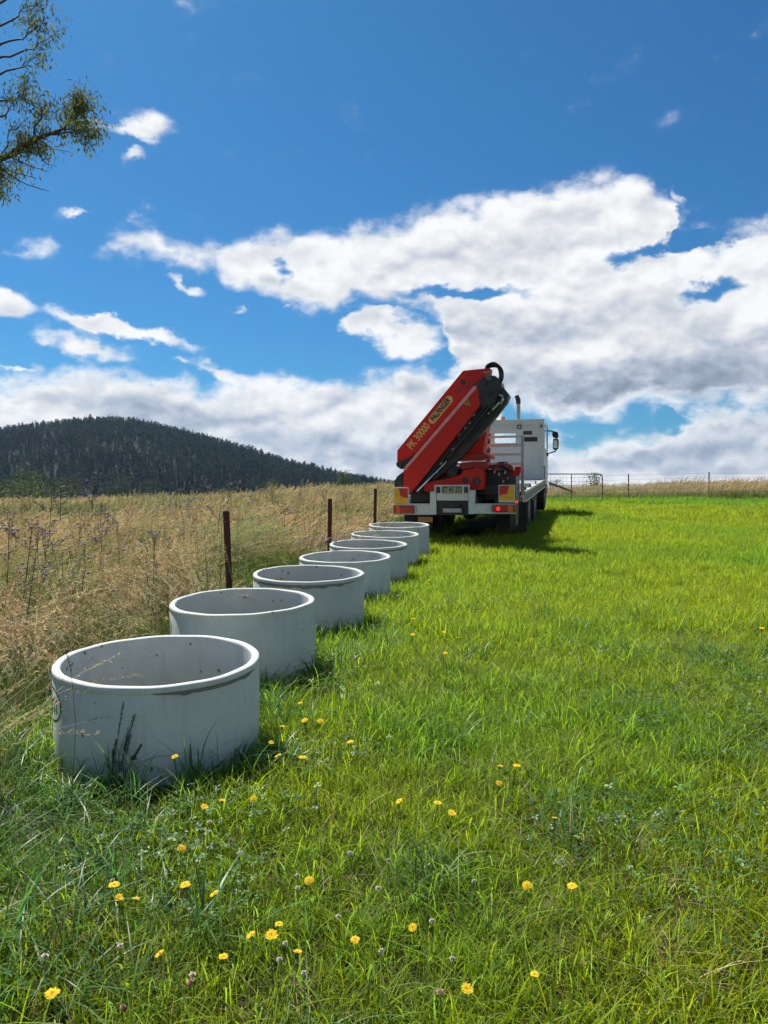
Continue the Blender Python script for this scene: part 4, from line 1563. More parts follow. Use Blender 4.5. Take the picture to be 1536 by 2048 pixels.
# black stowed jib at the low left
m = MB()
m.prism(c1([(112, 1052), (114, 1004), (136, 970), (178, 936), (180, 1052)], .2), .16, .55)
part('lower_boom_end', m, BLK, bevel=.012)

# dark works behind the crane: valve block, tank, pipes
m = MB()
m.bb(.25, 1.12, .95, 1.3, .80, 1.42)
m.bb(-1.1, -.35, .9, 1.25, .75, 1.05)
m.bb(-.4, .3, .8, 1.2, .9, 1.5)
q = c1([(555, 930)], .5)[0]
m.disc_y(q, .12, .45, .9, 20)
m.prism(c1([(360, 900), (560, 870), (600, 1040), (360, 1060)], 1.1), 1.03, 1.2)
part('hydraulic_tank', m, BLK, bevel=.015)
for k in range(9):
    rr_ = random.Random(70 + k)
    a = (rr_.uniform(800, 900), rr_.uniform(880, 930))
    pts = [(a[0] + (1010 - a[0]) * t + rr_.uniform(-14, 14), a[1] + 60 * t * t * rr_.uniform(.2, 1.4) - 30 * sin(t * 3) + rr_.uniform(-6, 6)) for t in np.linspace(0, 1, 8)]
    q = c1(pts, .6)
    m = MB()
    m.tube([(p[0], .55 + .03 * k, p[1]) for p in q], .016, 7)
    part('hose', m, HOSE if k % 3 else REDD, fr, smooth=True)
for a, b_ in ((1030, 912), (962, 938), (985, 985), (915, 955), (948, 1010), (880, 935)):
    q = c1([(a, b_)], .55)[0]
    m = MB()
    m.tube([(q[0], .5, q[1] - .03), (q[0] + .01, .5, q[1] + .03)], .018, 8)
    part('control_lever', m, GAL, fr)
q = c1([(545, 900), (590, 870), (560, 870), (575, 940)], .3)
m = MB()
m.tube([(q[0][0], .34, q[0][1]), (q[1][0], .34, q[1][1]), (q[2][0], .3, q[2][1]), (q[3][0], .3, q[3][1])], .02, 8)
part('hose', m, HOSE, fr, smooth=True)

# --- tray
DZ = .955
m = MB()
m.bb(-1.22, 1.22, 1.45, 8.1, DZ - .05, DZ)
part('tray_floor', m, WOOD)
for k in range(14):
    m = MB()
    m.bb(-1.18, 1.18, 1.6 + k * .48, 1.66 + k * .48, DZ - .13, DZ - .052)
    part('cross_bearer', m, BLK)
for s in (-1, 1):
    m = MB()
    xa, xb = s * 1.222, s * 1.262
    m.bb(xa, xb, 1.45, 8.1, DZ - .045, DZ + .005)
    m.bb(xa, xb, 1.45, 8.1, DZ - .235, DZ - .205)
    for k in range(17):
        yy_ = 1.47 + k * (6.58 / 16)
        m.bb(xb - s * .014, xb - s * .004, yy_, yy_ + .05, DZ - .205, DZ - .045)
    part('side_rail', m, WHT)
for s in (-1, 1):
    m = MB()
    m.bb(s * 1.19, s * 1.218, 1.5, 8.0, DZ - .24, DZ - .055)  # black sheet added to darken the gaps in the side rail
    part('dark_rail_backing', m, BLK)
# rack between crane and tray: bars on two uprights
m = MB()
rk = []
for (v0, v1) in ((412, 434), (540, 556), (560, 574), (684, 694), (700, 716), (830, 842), (850, 862)):
    q = c8([(60, v0), (640, v1)], 1.45)
    m.bb(-1.16, 1.16, 1.44, 1.48, q[1][1], q[0][1])
rack = part('tray_gate', m, WHT, bevel=.004)
zt = c8([(655, 405)], 1.45)[0][1]
for s in (-1, 1):
    m = MB()
    m.bb(s * 1.165, s * 1.225, 1.425, 1.495, DZ - .2, zt)
    part('gate_post', m, GAL, rack, bevel=.004)
for x in (-.35, .1, .52):
    m = MB()
    m.bb(x, x + .03, 1.485, 1.50, c8([(0, 862)], 1.45)[0][1], zt)
    part('gate_strap', m, WHT, rack, bevel=.002)
m = MB()
q = c8([(655, 1250), (655, 1620)], 1.3)
for s in (-1, 1):
    m = MB()
    m.tube([(s * 1.2, 1.33, DZ - .1), (s * 1.2, 1.33, q[1][1])], .045, 14)
    m.tube([(s * 1.2, 1.33, q[1][1]), (s * 1.2, 1.33, q[1][1] - .1)], .055, 14)
    m.tube([(s * 1.2, 1.33, q[1][1] - .1), (s * 1.2, 1.33, .2)], .03, 12)
    m.lathe([(.0, .16), (.09, .16), (.12, .13), (.12, .11), (0, .11)], (s * 1.12, 1.33, .05), 20, closed=False)
    part('outrigger_leg', m, GAL, smooth=True)
m = MB()
m.bb(1.04, 1.16, .40, 1.15, .30, 1.3)
part('side_upright', m, BLK, bevel=.006)

# headboard: sheet with a window opening, ribs on top
HY = 8.12
htop = c8([(1005, 150)], HY)[0][1]
xr = 1.22
w0, w1 = c8([(230, 392), (560, 520)], HY)
s0, s1 = c8([(680, 330), (822, 388)], HY)
s2, s3 = c8([(676, 428), (905, 496)], HY)
m = MB()
wz1, wz0 = c8([(400, 368)], HY)[0][1], c8([(400, 522)], HY)[0][1]
wx0, wx1 = w0[0], w1[0]
def panel_with_holes(m_, x0, x1, z0, z1, holes, y0, y1):
    xs_ = sorted({x0, x1, *[h[0] for h in holes], *[h[1] for h in holes]})
    zs_ = sorted({z0, z1, *[h[2] for h in holes], *[h[3] for h in holes]})
    for i in range(len(xs_) - 1):
        for j in range(len(zs_) - 1):
            cx, cz = (xs_[i] + xs_[i + 1]) / 2, (zs_[j] + zs_[j + 1]) / 2
            if not any(h[0] < cx < h[1] and h[2] < cz < h[3] for h in holes):
                m_.add([(xs_[i], y0, zs_[j]), (xs_[i + 1], y0, zs_[j]), (xs_[i + 1], y0, zs_[j + 1]), (xs_[i], y0, zs_[j + 1]),
                        (xs_[i], y1, zs_[j]), (xs_[i + 1], y1, zs_[j]), (xs_[i + 1], y1, zs_[j + 1]), (xs_[i], y1, zs_[j + 1])],
                       [(0, 1, 2, 3), (7, 6, 5, 4), (0, 4, 5, 1), (3, 2, 6, 7), (0, 3, 7, 4), (1, 5, 6, 2)])


holes = [(wx0, wx1, wz0, wz1), (s0[0], s1[0], s1[1], s0[1]), (s2[0], s3[0], s3[1], s2[1])]
panel_with_holes(m, -xr, xr, DZ, htop, holes, HY, HY + .03)
hb = part('headboard', m, WHG)
m = MB()
for s in (-1, 1):
    m.bb(s * (xr - .05), s * (xr + .01), HY - .03, HY + .05, DZ - .02, htop + .02)
m.bb(-xr + .05, xr - .05, HY - .03, HY + .04, htop - .03, htop + .018)
for b_ in (240, 262, 312, 540):
    z = c8([(300, b_)], HY)[0][1]
    m.bb(-xr + .05, xr - .05, HY - .018, HY - .001, z - .010, z + .010)
for (hx0, hx1, hz0, hz1) in holes:
    e = .016
    m.bb(hx0 - e, hx1 + e, HY - .012, HY - .001, hz1, hz1 + e)
    m.bb(hx0 - e, hx1 + e, HY - .012, HY - .001, hz0 - e, hz0)
part('headboard_frame', m, WHT, hb)
m = MB()
q = c8([(585, 232), (650, 295)], HY - .06)
m.bb(q[0][0], q[1][0], HY - .08, HY - .03, q[1][1], q[0][1])
wl = part('work_light', m, BLK, hb, bevel=.01)
m = MB()
m.bb(q[0][0] + .025, q[1][0] - .02, HY - .084, HY - .0805, q[1][1] + .02, q[0][1] - .03)
part('lens', m, GAL, wl)
for lu, lv, ls in ((965, 255, (.05, .05, .07)), (983, 892, (.02, .03, .04))):
    m = MB()
    q = c8([(lu, lv)], HY - .05)[0]
    m.box((q[0], HY - .05, q[1]), ls)
    part('latch', m, BLK, hb)
for hh in holes[1:]:
    m = MB()
    m.bb(hh[0] - .02, hh[1] + .02, HY + .09, HY + .10, hh[2] - .02, hh[3] + .02)  # black plate added behind each slot so the opening looks dark
    part('dark_slot_backing', m, BLK, hb)
m = MB()                                       # dark hose rack seen through the gate at its left
for (v0, v1) in ((460, 555), (604, 680), (735, 775), (790, 835)):
    q = c8([(95, v0), (165, v1)], 1.7)
    m.bb(q[0][0], q[1][0], 1.65, 1.75, q[1][1], q[0][1])
q = c8([(120, 370), (170, 420)], 1.7)
m.bb(q[0][0], q[1][0], 1.65, 1.75, q[1][1], q[0][1])
q = c8([(130, 400), (130, 900)], 1.7)
m.bb(q[0][0] - .015, q[0][0] + .015, 1.7, 1.73, q[1][1], q[0][1])
part('hose_rack', m, BLK)

# --- cab
CY0, CY1, CB, CT = 8.35, 10.45, .75, htop - .16
m = MB()
panel_with_holes(m, -1.2, 1.2, CB, CT, [(wx0 - .04, wx1 + .04, wz0 - .05, wz1 + .05)], CY0, CY0 + .04)
panel_with_holes(m, -1.2, 1.2, CB, CT, [(-1.05, 1.05, wz0 - .35, CT - .12)], CY1 - .04, CY1)
for s in (-1, 1):
    m.bb(s * 1.16, s * 1.2, CY0 + .04, CY1 - .04, CB, 1.85)
    m.bb(s * 1.16, s * 1.2, CY0 + .04, CY0 + .5, 1.85, CT)
    m.bb(s * 1.16, s * 1.2, CY1 - .16, CY1 - .04, 1.85, CT)
m.bb(-1.2, 1.2, CY0 + .01, CY1 - .01, CT + .002, CT + .07)
m.bb(-1.15, 1.15, CY0 + .05, CY1 - .05, CB, CB + .05)
cab = part('cab', m, WHT)
m = MB()
m.bb(-1.05, 1.05, CY1 - .025, CY1 - .015, wz0 - .35, CT - .12)
part('windscreen', m, GLS, cab)
for s in (-1, 1):
    m = MB()
    m.bb(s * 1.175, s * 1.185, CY0 + .5, CY1 - .16, 1.852, CT - .002)
    part('side_window', m, GLS, cab)
for s in (-1, 1):
    m = MB()
    m.box((s * .5, CY0 + .75, 1.65), (.48, .14, .7), (R(8), 0, 0))
    m.box((s * .5, CY0 + 1.0, 1.38), (.48, .5, .14))
    part('seat', m, BLK, cab, bevel=.03)
m = MB()
m.bb(-1.19, 1.19, CY0 + .1, CY1 + .05, .42, CB - .004)
for s in (-1, 1):
    m.bb(s * 1.20, s * 1.235, CY0 + .05, CY0 + .35, .6, 1.35)
part('cab_base', m, BLK, bevel=.02)
# mirrors on both sides
for s in (-1, 1):
    m = MB()
    za, zb_ = c8([(1010, 330)], 9.9)[0][1], c8([(1030, 700)], 9.9)[0][1]
    o_ = 1.2
    m.tube([(s * o_, 9.9, za), (s * (o_ + .15), 9.88, za - .01), (s * (o_ + .30), 9.85, za - .06)], .022, 8)
    m.tube([(s * o_, 9.9, zb_ + .02), (s * (o_ + .13), 9.88, zb_ + .05), (s * (o_ + .27), 9.85, zb_ + .10), (s * (o_ + .31), 9.85, zb_ + .2)], .022, 8)
    m.tube([(s * (o_ + .02), 9.9, zb_ - .06), (s * (o_ + .02), 9.9, zb_ + .05)], .035, 8)
    zm = c8([(0, 470)], 9.9)[0][1]
    m.prism([(s * (o_ + .17), za - .05), (s * (o_ + .33), za - .04), (s * (o_ + .36), za - .12), (s * (o_ + .36), zm + .03), (s * (o_ + .30), zm + .0), (s * (o_ + .21), zm + .02), (s * (o_ + .17), zm + .1)], 9.78, 9.92)
    m.prism([(s * (o_ + .20), zm - .01), (s * (o_ + .34), zm), (s * (o_ + .37), zm - .08), (s * (o_ + .36), zb_ + .18), (s * (o_ + .30), zb_ + .13), (s * (o_ + .2), zb_ + .15), (s * (o_ + .19), zb_ + .3)], 9.78, 9.92)
    mr = part('mirror', m, BLK, bevel=.012)
    m = MB()
    m.prism([(s * (o_ + .215), zm - .05), (s * (o_ + .33), zm - .05), (s * (o_ + .335), zb_ + .2), (s * (o_ + .22), zb_ + .2)], 9.772, 9.778)
    part('mirror_glass', m, simple('mirror_silver', (.8, .82, .85), .05, metal=1.0), mr)
# exhaust stack
m = MB()
q0, q1 = c8([(610, 155)], 8.28)[0], tl(1037, 808, 8.28)
m.tube([(q0[0], 8.25, .9), (q1[0], 8.25, q1[1])], .056, 18)
st = part('exhaust_stack', m, GAL, smooth=True)
q2, q3 = tl(1036.5, 800, 8.28), tl(1034, 793, 8.28)
m = MB()
m.tube([(q1[0], 8.25, q1[1]), (q1[0], 8.25, q1[1] + .03), (q2[0], 8.25, q2[1]), (q3[0] - .01, 8.22, q3[1] + .03)], [.066, .068, .072, .06], 18)
part('stack_tip', m, BLK, st, smooth=True)
# amber beacon
q = c8([(362, 150)], 9.0)[0]
m = MB()
m.lathe([(0, -.10), (.075, -.10), (.08, -.07), (.05, -.065), (.0, -.06)], (q[0], 9.0, q[1]), 20, closed=False)
m.tube([(q[0], 9.0, CT), (q[0], 9.0, q[1] - .09)], .03, 8)
bc = part('beacon', m, BLK)
m = MB()
m.lathe([(.0, .09), (.045, .085), (.062, .06), (.068, -.06), (0, -.062)], (q[0], 9.0, q[1]), 24, closed=False)
part('beacon_lens', m, AMB, bc, smooth=True)


# ------------------------------------------------------------------ fences
RUST = simple('rusty_steel', (.10, .032, .018), .85, dirt=.6, dirtcol=(.03, .018, .014), scale=14, bump=.3)
WIRE = simple('old_wire', (.16, .14, .12), .5, metal=.5, scale=20)
GREYP = simple('weathered_post', (.15, .155, .155), .8, dirt=.5, scale=10)


def star_picket(h, lean):
    m = MB()
    for k in range(3):
        a = R(90 + 120 * k)
        m.box((cos(a) * .016, sin(a) * .016, h / 2), (.036, .006, h), (0, 0, a))
    for k in range(7):
        m.box((0, -.012, .25 + k * (h - .35) / 6), (.012, .012, .012))
    o_ = m.build('star_picket', RUST)
    o_.rotation_euler = (lean[1], lean[0], R(20))
    return o_


FP = [(461, 1022, 7.6, 'rusty star picket nearest the camera, beside the third concrete ring'), (657, 997, 11.3, 'rusty star picket second from the camera, left of the fifth concrete ring'),
      (748, 977, 15.0, 'rusty star picket nearest the truck, left of its tail light')]
tops = []
for k, (u, v, y, lab) in enumerate(FP):
    p = at(u, v, y)
    z0 = g1(p.x, p.y) - .1
    o = star_picket(p.z - z0, ((-.035, .0), (.01, .02), (.02, 0))[k])
    o.scale = (1.05, 1.05, 1)
    o.location = (p.x, p.y, z0)
    tag(o, lab, 'fence post', 'rusty star pickets of the left fence')
    tops.append((p.x, p.y, p.z))
for (u, v, y, lab) in ((306, 985, 34, 'thin far fence post in the dry field below the hill'), (1043, 968, 30, None)):
    if lab:
        p = at(u, v, y)
        z0 = g1(p.x, p.y) - .1
        o = star_picket(p.z - z0, (.02, 0))
        o.scale = (2.2, 2.2, 1)
        o.location = (p.x, p.y, z0)
        tag(o, lab, 'fence post')
# wires: on from the last picket and back beside the camera
d0 = (tops[0][0] - (tops[1][0] - tops[0][0]), tops[0][1] - (tops[1][1] - tops[0][1]))
ext = [(d0[0], d0[1], g1(*d0) + 1.05)] + tops + [(.45, 18.7, g1(.45, 18.7) + 1.1), (1.1, 22.4, g1(1.1, 22.4) + 1.1)]
wf = empty('wire_fence', (tops[0][0], tops[0][1], 0))
tag(wf, 'sagging barbed wire strung between the rusty star pickets on the left', 'wire fence')
for dz in (.09, .34, .58, .80):
    pts = []
    for a, b_ in zip(ext[:-1], ext[1:]):
        for t in np.linspace(0, 1, 9)[:-1]:
            pts.append((a[0] + (b_[0] - a[0]) * t - tops[0][0], a[1] + (b_[1] - a[1]) * t - tops[0][1], a[2] + (b_[2] - a[2]) * t - dz - .035 * sin(pi * t)))
    m = MB()
    m.tube(pts, .0015, 5)
    if dz < .2:
        for i in range(0, len(pts) - 1):
            for t in (.2, .7):
                q = [pts[i][j] + (pts[i + 1][j] - pts[i][j]) * t for j in range(3)]
                m.box(q, (.005, .003, .016), (.5, .4, 0))
                m.box(q, (.016, .003, .005), (0, .6, .4))
    m.build('wire', WIRE, wf)

# right hand fence on the crest: steel posts and thin wires
pts_ = [(1257, 949, 32.5), (1418, 945, 33.0)]
posts = [(at(u, v, y)) for u, v, y in pts_]
dx = posts[1] - posts[0]
allp = [posts[0] - dx * 0 + dx * k for k in range(0, 3)]
RLAB = ['grey fence post on the crest, just right of the farm gate', 'grey fence post on the crest, farther right of the farm gate, near the edge', 'grey fence post on the crest beyond the right edge']
for k, p in enumerate(allp):
    z0 = g1(p.x, p.y) - .2
    top = p.z if k < 2 else g1(p.x, p.y) + 1.2
    m = MB()
    m.tube([(0, 0, 0), (0, 0, top - z0)], .026, 8)
    m.tube([(0, 0, top - z0), (0, 0, top - z0 + .02)], [.036, .03], 8)
    o = m.build('fence_post', GREYP)
    o.location = (p.x, p.y, z0)
    allp[k] = Vector((p.x, p.y, top))
    tag(o, RLAB[k] or 'grey fence post farther along the crest, beyond the right edge', 'fence post', 'posts of the fence along the crest')
gend = at(1203, 950, 30.5)
w2_ = empty('wire_fence', (posts[0].x, posts[0].y, 0))
tag(w2_, 'thin straight wires running along the grassy crest on the right', 'wire fence')
line = [Vector((gend.x + .15, gend.y, gend.z))] + allp
for dz in (.03, .22, .42, .62, .82):
    m = MB()
    m.tube([(p.x - posts[0].x, p.y - posts[0].y, p.z - dz) for p in line], .0035, 5)
    m.build('wire', WIRE, w2_)

# farm gate: round pipe frame, mesh, one middle upright
g0, g1_ = at(1030, 948, 30.3), at(1205, 948, 30.3)
gb = at(1100, 1001, 30.3).z
m = MB()
gt = empty('farm_gate', (g0.x, 30.3, gb))
tag(gt, 'grey steel farm gate of pipe and mesh, standing right of the truck', 'gate')
W_, H_ = g1_.x - g0.x, g0.z - gb
r_ = .14
arc = [(W_ - r_ + r_ * sin(a), 0, H_ - r_ + r_ * cos(a)) for a in np.linspace(0, pi / 2, 7)]
arc2 = [(r_ - r_ * sin(a), 0, H_ - r_ + r_ * cos(a)) for a in np.linspace(pi / 2, 0, 7)]
m.tube([(0, 0, 0)] + arc2 + arc + [(W_, 0, 0)], .021, 8)
m.tube([(0, 0, .02), (W_, 0, .02)], .021, 8)
m.build('gate_frame', GREYP, gt, smooth=True)
m = MB()
xm = at(1143, 980, 30.3).x - g0.x
m.tube([(xm, 0, .02), (xm, 0, H_)], .019, 8)
m.build('middle_upright', GREYP, gt, smooth=True)
m = MB()
for k in range(1, 7):
    m.tube([(0, 0, H_ * (1 - (1 - k / 7) ** 1.0)), (W_, 0, H_ * (k / 7))][:2], .004, 5)
for k in range(1, 22):
    m.tube([(W_ * k / 22, 0, .02), (W_ * k / 22, 0, H_)], .0028, 5)
m.build('mesh', WIRE, gt)
m = MB()
p0 = at(1098, 966, 30.0)
p1 = at(1146, 984, 29.6)
m.tube([p0, (p0 + p1) / 2 + Vector((0, 0, .02)), p1], [.05, .045, .035], 8)
o = m.build('fence_strut', GREYP)
tag(o, 'grey slanting pole leaning down between the truck and the farm gate', 'pole')

# ------------------------------------------------------------------ flowers
M_PET = leaf_mat('yellow_petals', [(0, (.70, .36, .004)), (1, (.80, .60, .004))], (.95, .95, 1), (1.0, 1.0, 1), trans=.3, rough=.8, spec=.05, tmul=(1.0, 1.0, .2))
M_STEM = simple('flower_stem', (.09, .17, .035), .6, scale=30)
M_CENT = simple('flower_centre', (.62, .34, .012), .8, scale=60)
M_WHF = simple('clover_petals', (.66, .62, .54), .8, dirt=.6, dirtcol=(.50, .30, .22), scale=60)
M_PKF = simple('faded_clover_petals', (.55, .28, .22), .8, scale=60)


def yellow_head(seed, cup):
    r = random.Random(seed)
    V, Fq, T = [], [], []
    for ring, (n_, L_, up, w) in enumerate(((22, .0185, cup, .0026), (16, .0125, cup + .12, .0022), (9, .006, cup + .5, .0016))):
        for k in range(n_):
            a = 2 * pi * k / n_ + r.uniform(-.1, .1) + ring * .2
            l_ = L_ * r.uniform(.85, 1.1)
            e_ = up + r.uniform(-.08, .1)
            d = Vector((cos(a) * cos(e_), sin(a) * cos(e_), sin(e_)))
            s = Vector((-sin(a), cos(a), 0))
            b_ = len(V)
            z0 = .001 + ring * .001
            base = d * .002 + Vector((0, 0, z0))
            mid = d * l_ * .6 + Vector((0, 0, z0 + .0006))
            tip = d * l_ + Vector((0, 0, z0 - .001))
            V += [base - s * w * .4, base + s * w * .4, mid + s * w, mid - s * w, tip + s * w * .75, tip - s * w * .75]
            Fq += [(b_, b_ + 1, b_ + 2, b_ + 3), (b_ + 3, b_ + 2, b_ + 4, b_ + 5)]
            T += [0, 0, .6, .6, 1, 1]
    me = bpy.data.meshes.new('flower_head')
    me.from_pydata([tuple(v) for v in V], [], Fq)
    a_ = me.attributes.new('t', 'FLOAT', 'POINT')
    a_.data.foreach_set('value', T)
    a_ = me.attributes.new('rnd', 'FLOAT', 'POINT')
    a_.data.foreach_set('value', [.5] * len(V))
    me.materials.append(M_PET)
    return me


def dandelion(seed, h, cup, tilt, az_):
    r = random.Random(seed)
    root = empty('dandelion')
    bend = r.uniform(.01, .04)
    top = Vector((cos(az_) * bend, sin(az_) * bend, h))
    m = MB()
    m.tube([(0, 0, -.03), (top.x * .15 + .003, top.y * .1, h * .35), (top.x * .5, top.y * .5, h * .7), top], [.0016, .0015, .0014, .0016], 5)
    m.build('stem', M_STEM, root, smooth=True)
    m = MB()
    m.lathe([(0, -.009), (.003, -.008), (.0052, -.002), (.0055, .0015), (.003, .002), (0, .002)], n=10, closed=False)
    c_ = m.build('calyx', M_STEM, root, smooth=True)
    c_.location = top
    c_.rotation_euler = (tilt * sin(az_) * -1, tilt * cos(az_), 0)
    hd = link('flower_head', yellow_head(seed, cup), None, root)
    hd.location = top
    hd.rotation_euler = c_.rotation_euler
    return root


protos = [dandelion(800 + k, .22, cp, tl_, a_) for k, (cp, tl_, a_) in enumerate(((.12, .25, 4.2), (.18, .5, 3.6), (.1, .1, 0), (.3, .35, 5.2), (.5, .2, 1), (.08, .55, 4.9)))]
FL = [(117, 1972, 'bright yellow dandelion nearest the lower left corner'), (327, 1908, 'wide open yellow dandelion low on the left, largest of the flowers there'), (210, 1773, 'yellow dandelion, upper left one of three in a slanting line'),
      (237, 1794, 'yellow dandelion, middle one of three in a slanting line'), (262, 1807, 'yellow dandelion, lowest right one of three in a slanting line'), (357, 1693, 'yellow dandelion standing alone in front of the dark shade of the nearest ring'),
      (388, 1764, 'half hidden small yellow dandelion deep in the long grass'), (436, 1788, 'flat yellow dandelion between long green blades at left centre'), (432, 1916, 'small yellow dandelion seen edge on at the bottom left centre'),
      (406, 1613, 'yellow dandelion, left one of the pair in the shade of the nearest ring'), (437, 1608, 'yellow dandelion, right one of the pair in the shade of the nearest ring'), (506, 1594, 'tilted yellow dandelion at the right end of the shade of the nearest ring'),
      (360, 1511, 'tilted yellow dandelion on a tall stem in front of the nearest ring'), (510, 1870, 'orange yellow dandelion, left one of a cluster of three at the bottom'), (545, 1850, 'yellow dandelion, top one of a cluster of three at the bottom'),
      (542, 1866, 'yellow dandelion tucked under the top flower of a cluster of three'), (587, 1916, 'flat yellow dandelion below the cluster of three'), (621, 1755, 'yellow dandelion turned sideways above the cluster of three'),
      (711, 1871, 'round yellow dandelion facing the camera at the bottom centre'), (562, 1512, 'tilted yellow dandelion, left one of a pair right of the nearest ring'), (594, 1514, 'flat yellow dandelion, right one of a pair right of the nearest ring'),
      (541, 1485, 'yellow dandelion close to the right foot of the nearest ring'), (555, 1457, 'yellow dandelion beside the lower right wall of the nearest ring'), (638, 1440, 'yellow dandelion in front of the right foot of the second ring'),
      (711, 1482, 'yellow dandelion alone in the grass right of the second ring'), (804, 1602, 'flat yellow dandelion, leftmost of a loose row in the middle of the paddock'), (864, 1608, 'small yellow dandelion turned sideways, middle of a loose row in the paddock'),
      (900, 1625, 'yellow dandelion, lowest right one of a loose row in the paddock'), (1108, 1643, 'round yellow dandelion facing the camera in the right half of the paddock'), (1055, 1765, 'yellow dandelion, left one of two on a level at the lower right'),
      (1154, 1767, 'flat yellow dandelion, right one of two on a level at the lower right'), (829, 1853, 'yellow dandelion seen edge on above the clover near the bottom centre'), (1055, 1948, 'flat yellow dandelion at the bottom right of centre'),
      (929, 1974, 'yellow dandelion beside a faded clover head at the bottom'), (993, 1537, 'tiny yellow dandelion, upper one of two in the middle of the paddock'), (991, 1564, 'tiny yellow dandelion, lower one of two in the middle of the paddock'),
      (608, 1405, 'yellow dandelion beside the foot of the second ring'), (613, 1440, 'small yellow dandelion just below the foot of the second ring'), (820, 1237, 'tall yellow dandelion near the fourth ring'), (887, 1264, None), (912, 1278, None), (892, 1305, None),
      (1523, 1255, 'yellow dandelion at the right edge of the paddock'), (920, 1085, None), (934, 1115, None), (1060, 1112, None), (1035, 1135, None), (1050, 1143, None), (1108, 1143, None), (860, 1160, None), (1295, 1141, None),
      (946, 1182, None), (985, 1197, None), (825, 1268, None), (722, 1187, 'yellow dandelion held up against the wall of the third ring'), (680, 1243, 'small yellow dandelion low in front of the third ring'), (1022, 1533, None), (1010, 1136, None)]
for k, (u, v, lab) in enumerate(FL):
    h = .21 if v > 1400 else .17
    if (u, v) == (360, 1511):
        h = .30
    p = hit(u, v, h)
    src = protos[k % 6]
    o = src if k < 6 else copy_tree(src)
    sc = random.Random(k).uniform(.68, 1.08) * (1.0 if v > 1400 else 1.3)
    o.scale = (sc, sc, h / .22)
    o.location = (p.x, p.y, p.z - h)
    o.rotation_euler = (0, 0, random.Random(k * 3).uniform(-.6, .6))
    tag(o, lab or 'tiny orange yellow dandelion far out in the bright green paddock', 'dandelion', 'yellow dandelions in the grass')


def clover_head(seed, mat):
    r = random.Random(seed)
    root = empty('clover_flower')
    m = MB()
    m.tube([(0, 0, -.03), (.004, 0, .06), (0, 0, .12)], .0011, 5)
    m.build('stem', M_STEM, root, smooth=True)
    m = MB()
    for k in range(70):
        z = 1 - 2 * (k + .5) / 70
        a = k * 2.399
        d = Vector((sqrt(1 - z * z) * cos(a), sqrt(1 - z * z) * sin(a), z))
        s = d.cross(Vector((.3, .2, 1))).normalized() * .0016
        t_ = d.cross(s).normalized() * .0012
        b_, e_ = d * .002, d * .0085 * r.uniform(.6, 1.15)
        m.add([b_ - s + (0, 0, 0) if False else b_ - s, b_ + s, e_ + s, e_ - s, (b_ + e_) / 2 + t_], [(0, 1, 4), (1, 2, 4), (2, 3, 4), (3, 0, 4), (0, 3, 2, 1)])
    h_ = m.build('flower_head', mat, root)
    h_.location = (0, 0, .125)
    return root


CL = [(223, 1622, 'white clover head left of the shade of the nearest ring'), (256, 1654, 'small white clover head in the shade of the nearest ring'), (419, 1639, 'white clover head below the pair of yellow flowers in the shade'),
      (461, 1676, 'faded pink clover head below the shade of the nearest ring'), (225, 1755, 'white clover head just above the slanting line of dandelions'), (385, 1942, 'white clover head, upper one of a close pair at the bottom'),
      (380, 1957, 'faded pink clover head right under a white one'), (559, 1912, 'large white clover head left of a flat dandelion at the bottom'), (607, 1939, 'white clover head at the bottom, right of the flat dandelion'),
      (595, 1745, None), (595, 1770, None), (677, 1827, None), (570, 1880, None), (165, 1567, 'white clover head against the lower left wall of the nearest ring'), (245, 2007, 'faded clover head near the bottom edge at left'),
      (757, 1770, None), (762, 1895, None), (777, 1715, None), (947, 1757, None), (864, 1835, 'white clover head above the dark clover patch'), (880, 1975, 'pale pink clover head left of the lowest dandelion'),
      (322, 1540, 'tiny white clover head in front of the wall of the nearest ring'), (240, 1885, None), (90, 1905, None), (1262, 1730, None), (905, 1910, None), (480, 1700, None), (700, 1700, None)]
cprot = [clover_head(850, M_WHF), clover_head(851, M_WHF)]
cpink = clover_head(852, M_PKF)
used = [0, 0]
for k, (u, v, lab) in enumerate(CL):
    h = .135
    p = hit(u, v, h)
    if lab and ('faded' in lab or 'pink' in lab):
        o = cpink if used[1] == 0 else copy_tree(cpink)
        used[1] = 1
    else:
        o = cprot[k % 2] if used[0] < 2 and k < 2 else copy_tree(cprot[k % 2])
        used[0] += 1
    sc = random.Random(k).uniform(.9, 1.25)
    o.scale = (sc, sc, 1)
    o.location = (p.x, p.y, p.z - h)
    tag(o, lab or 'small white clover head half sunk in the sunny foreground grass', 'clover flower', 'clover flowers in the grass')

# purple topped weeds above the dry field
M_PUR = simple('purple_florets', (.23, .14, .23), .8, dirt=.5, dirtcol=(.12, .09, .10), scale=50)
M_WST = simple('weed_stem', (.075, .10, .035), .7, scale=30)


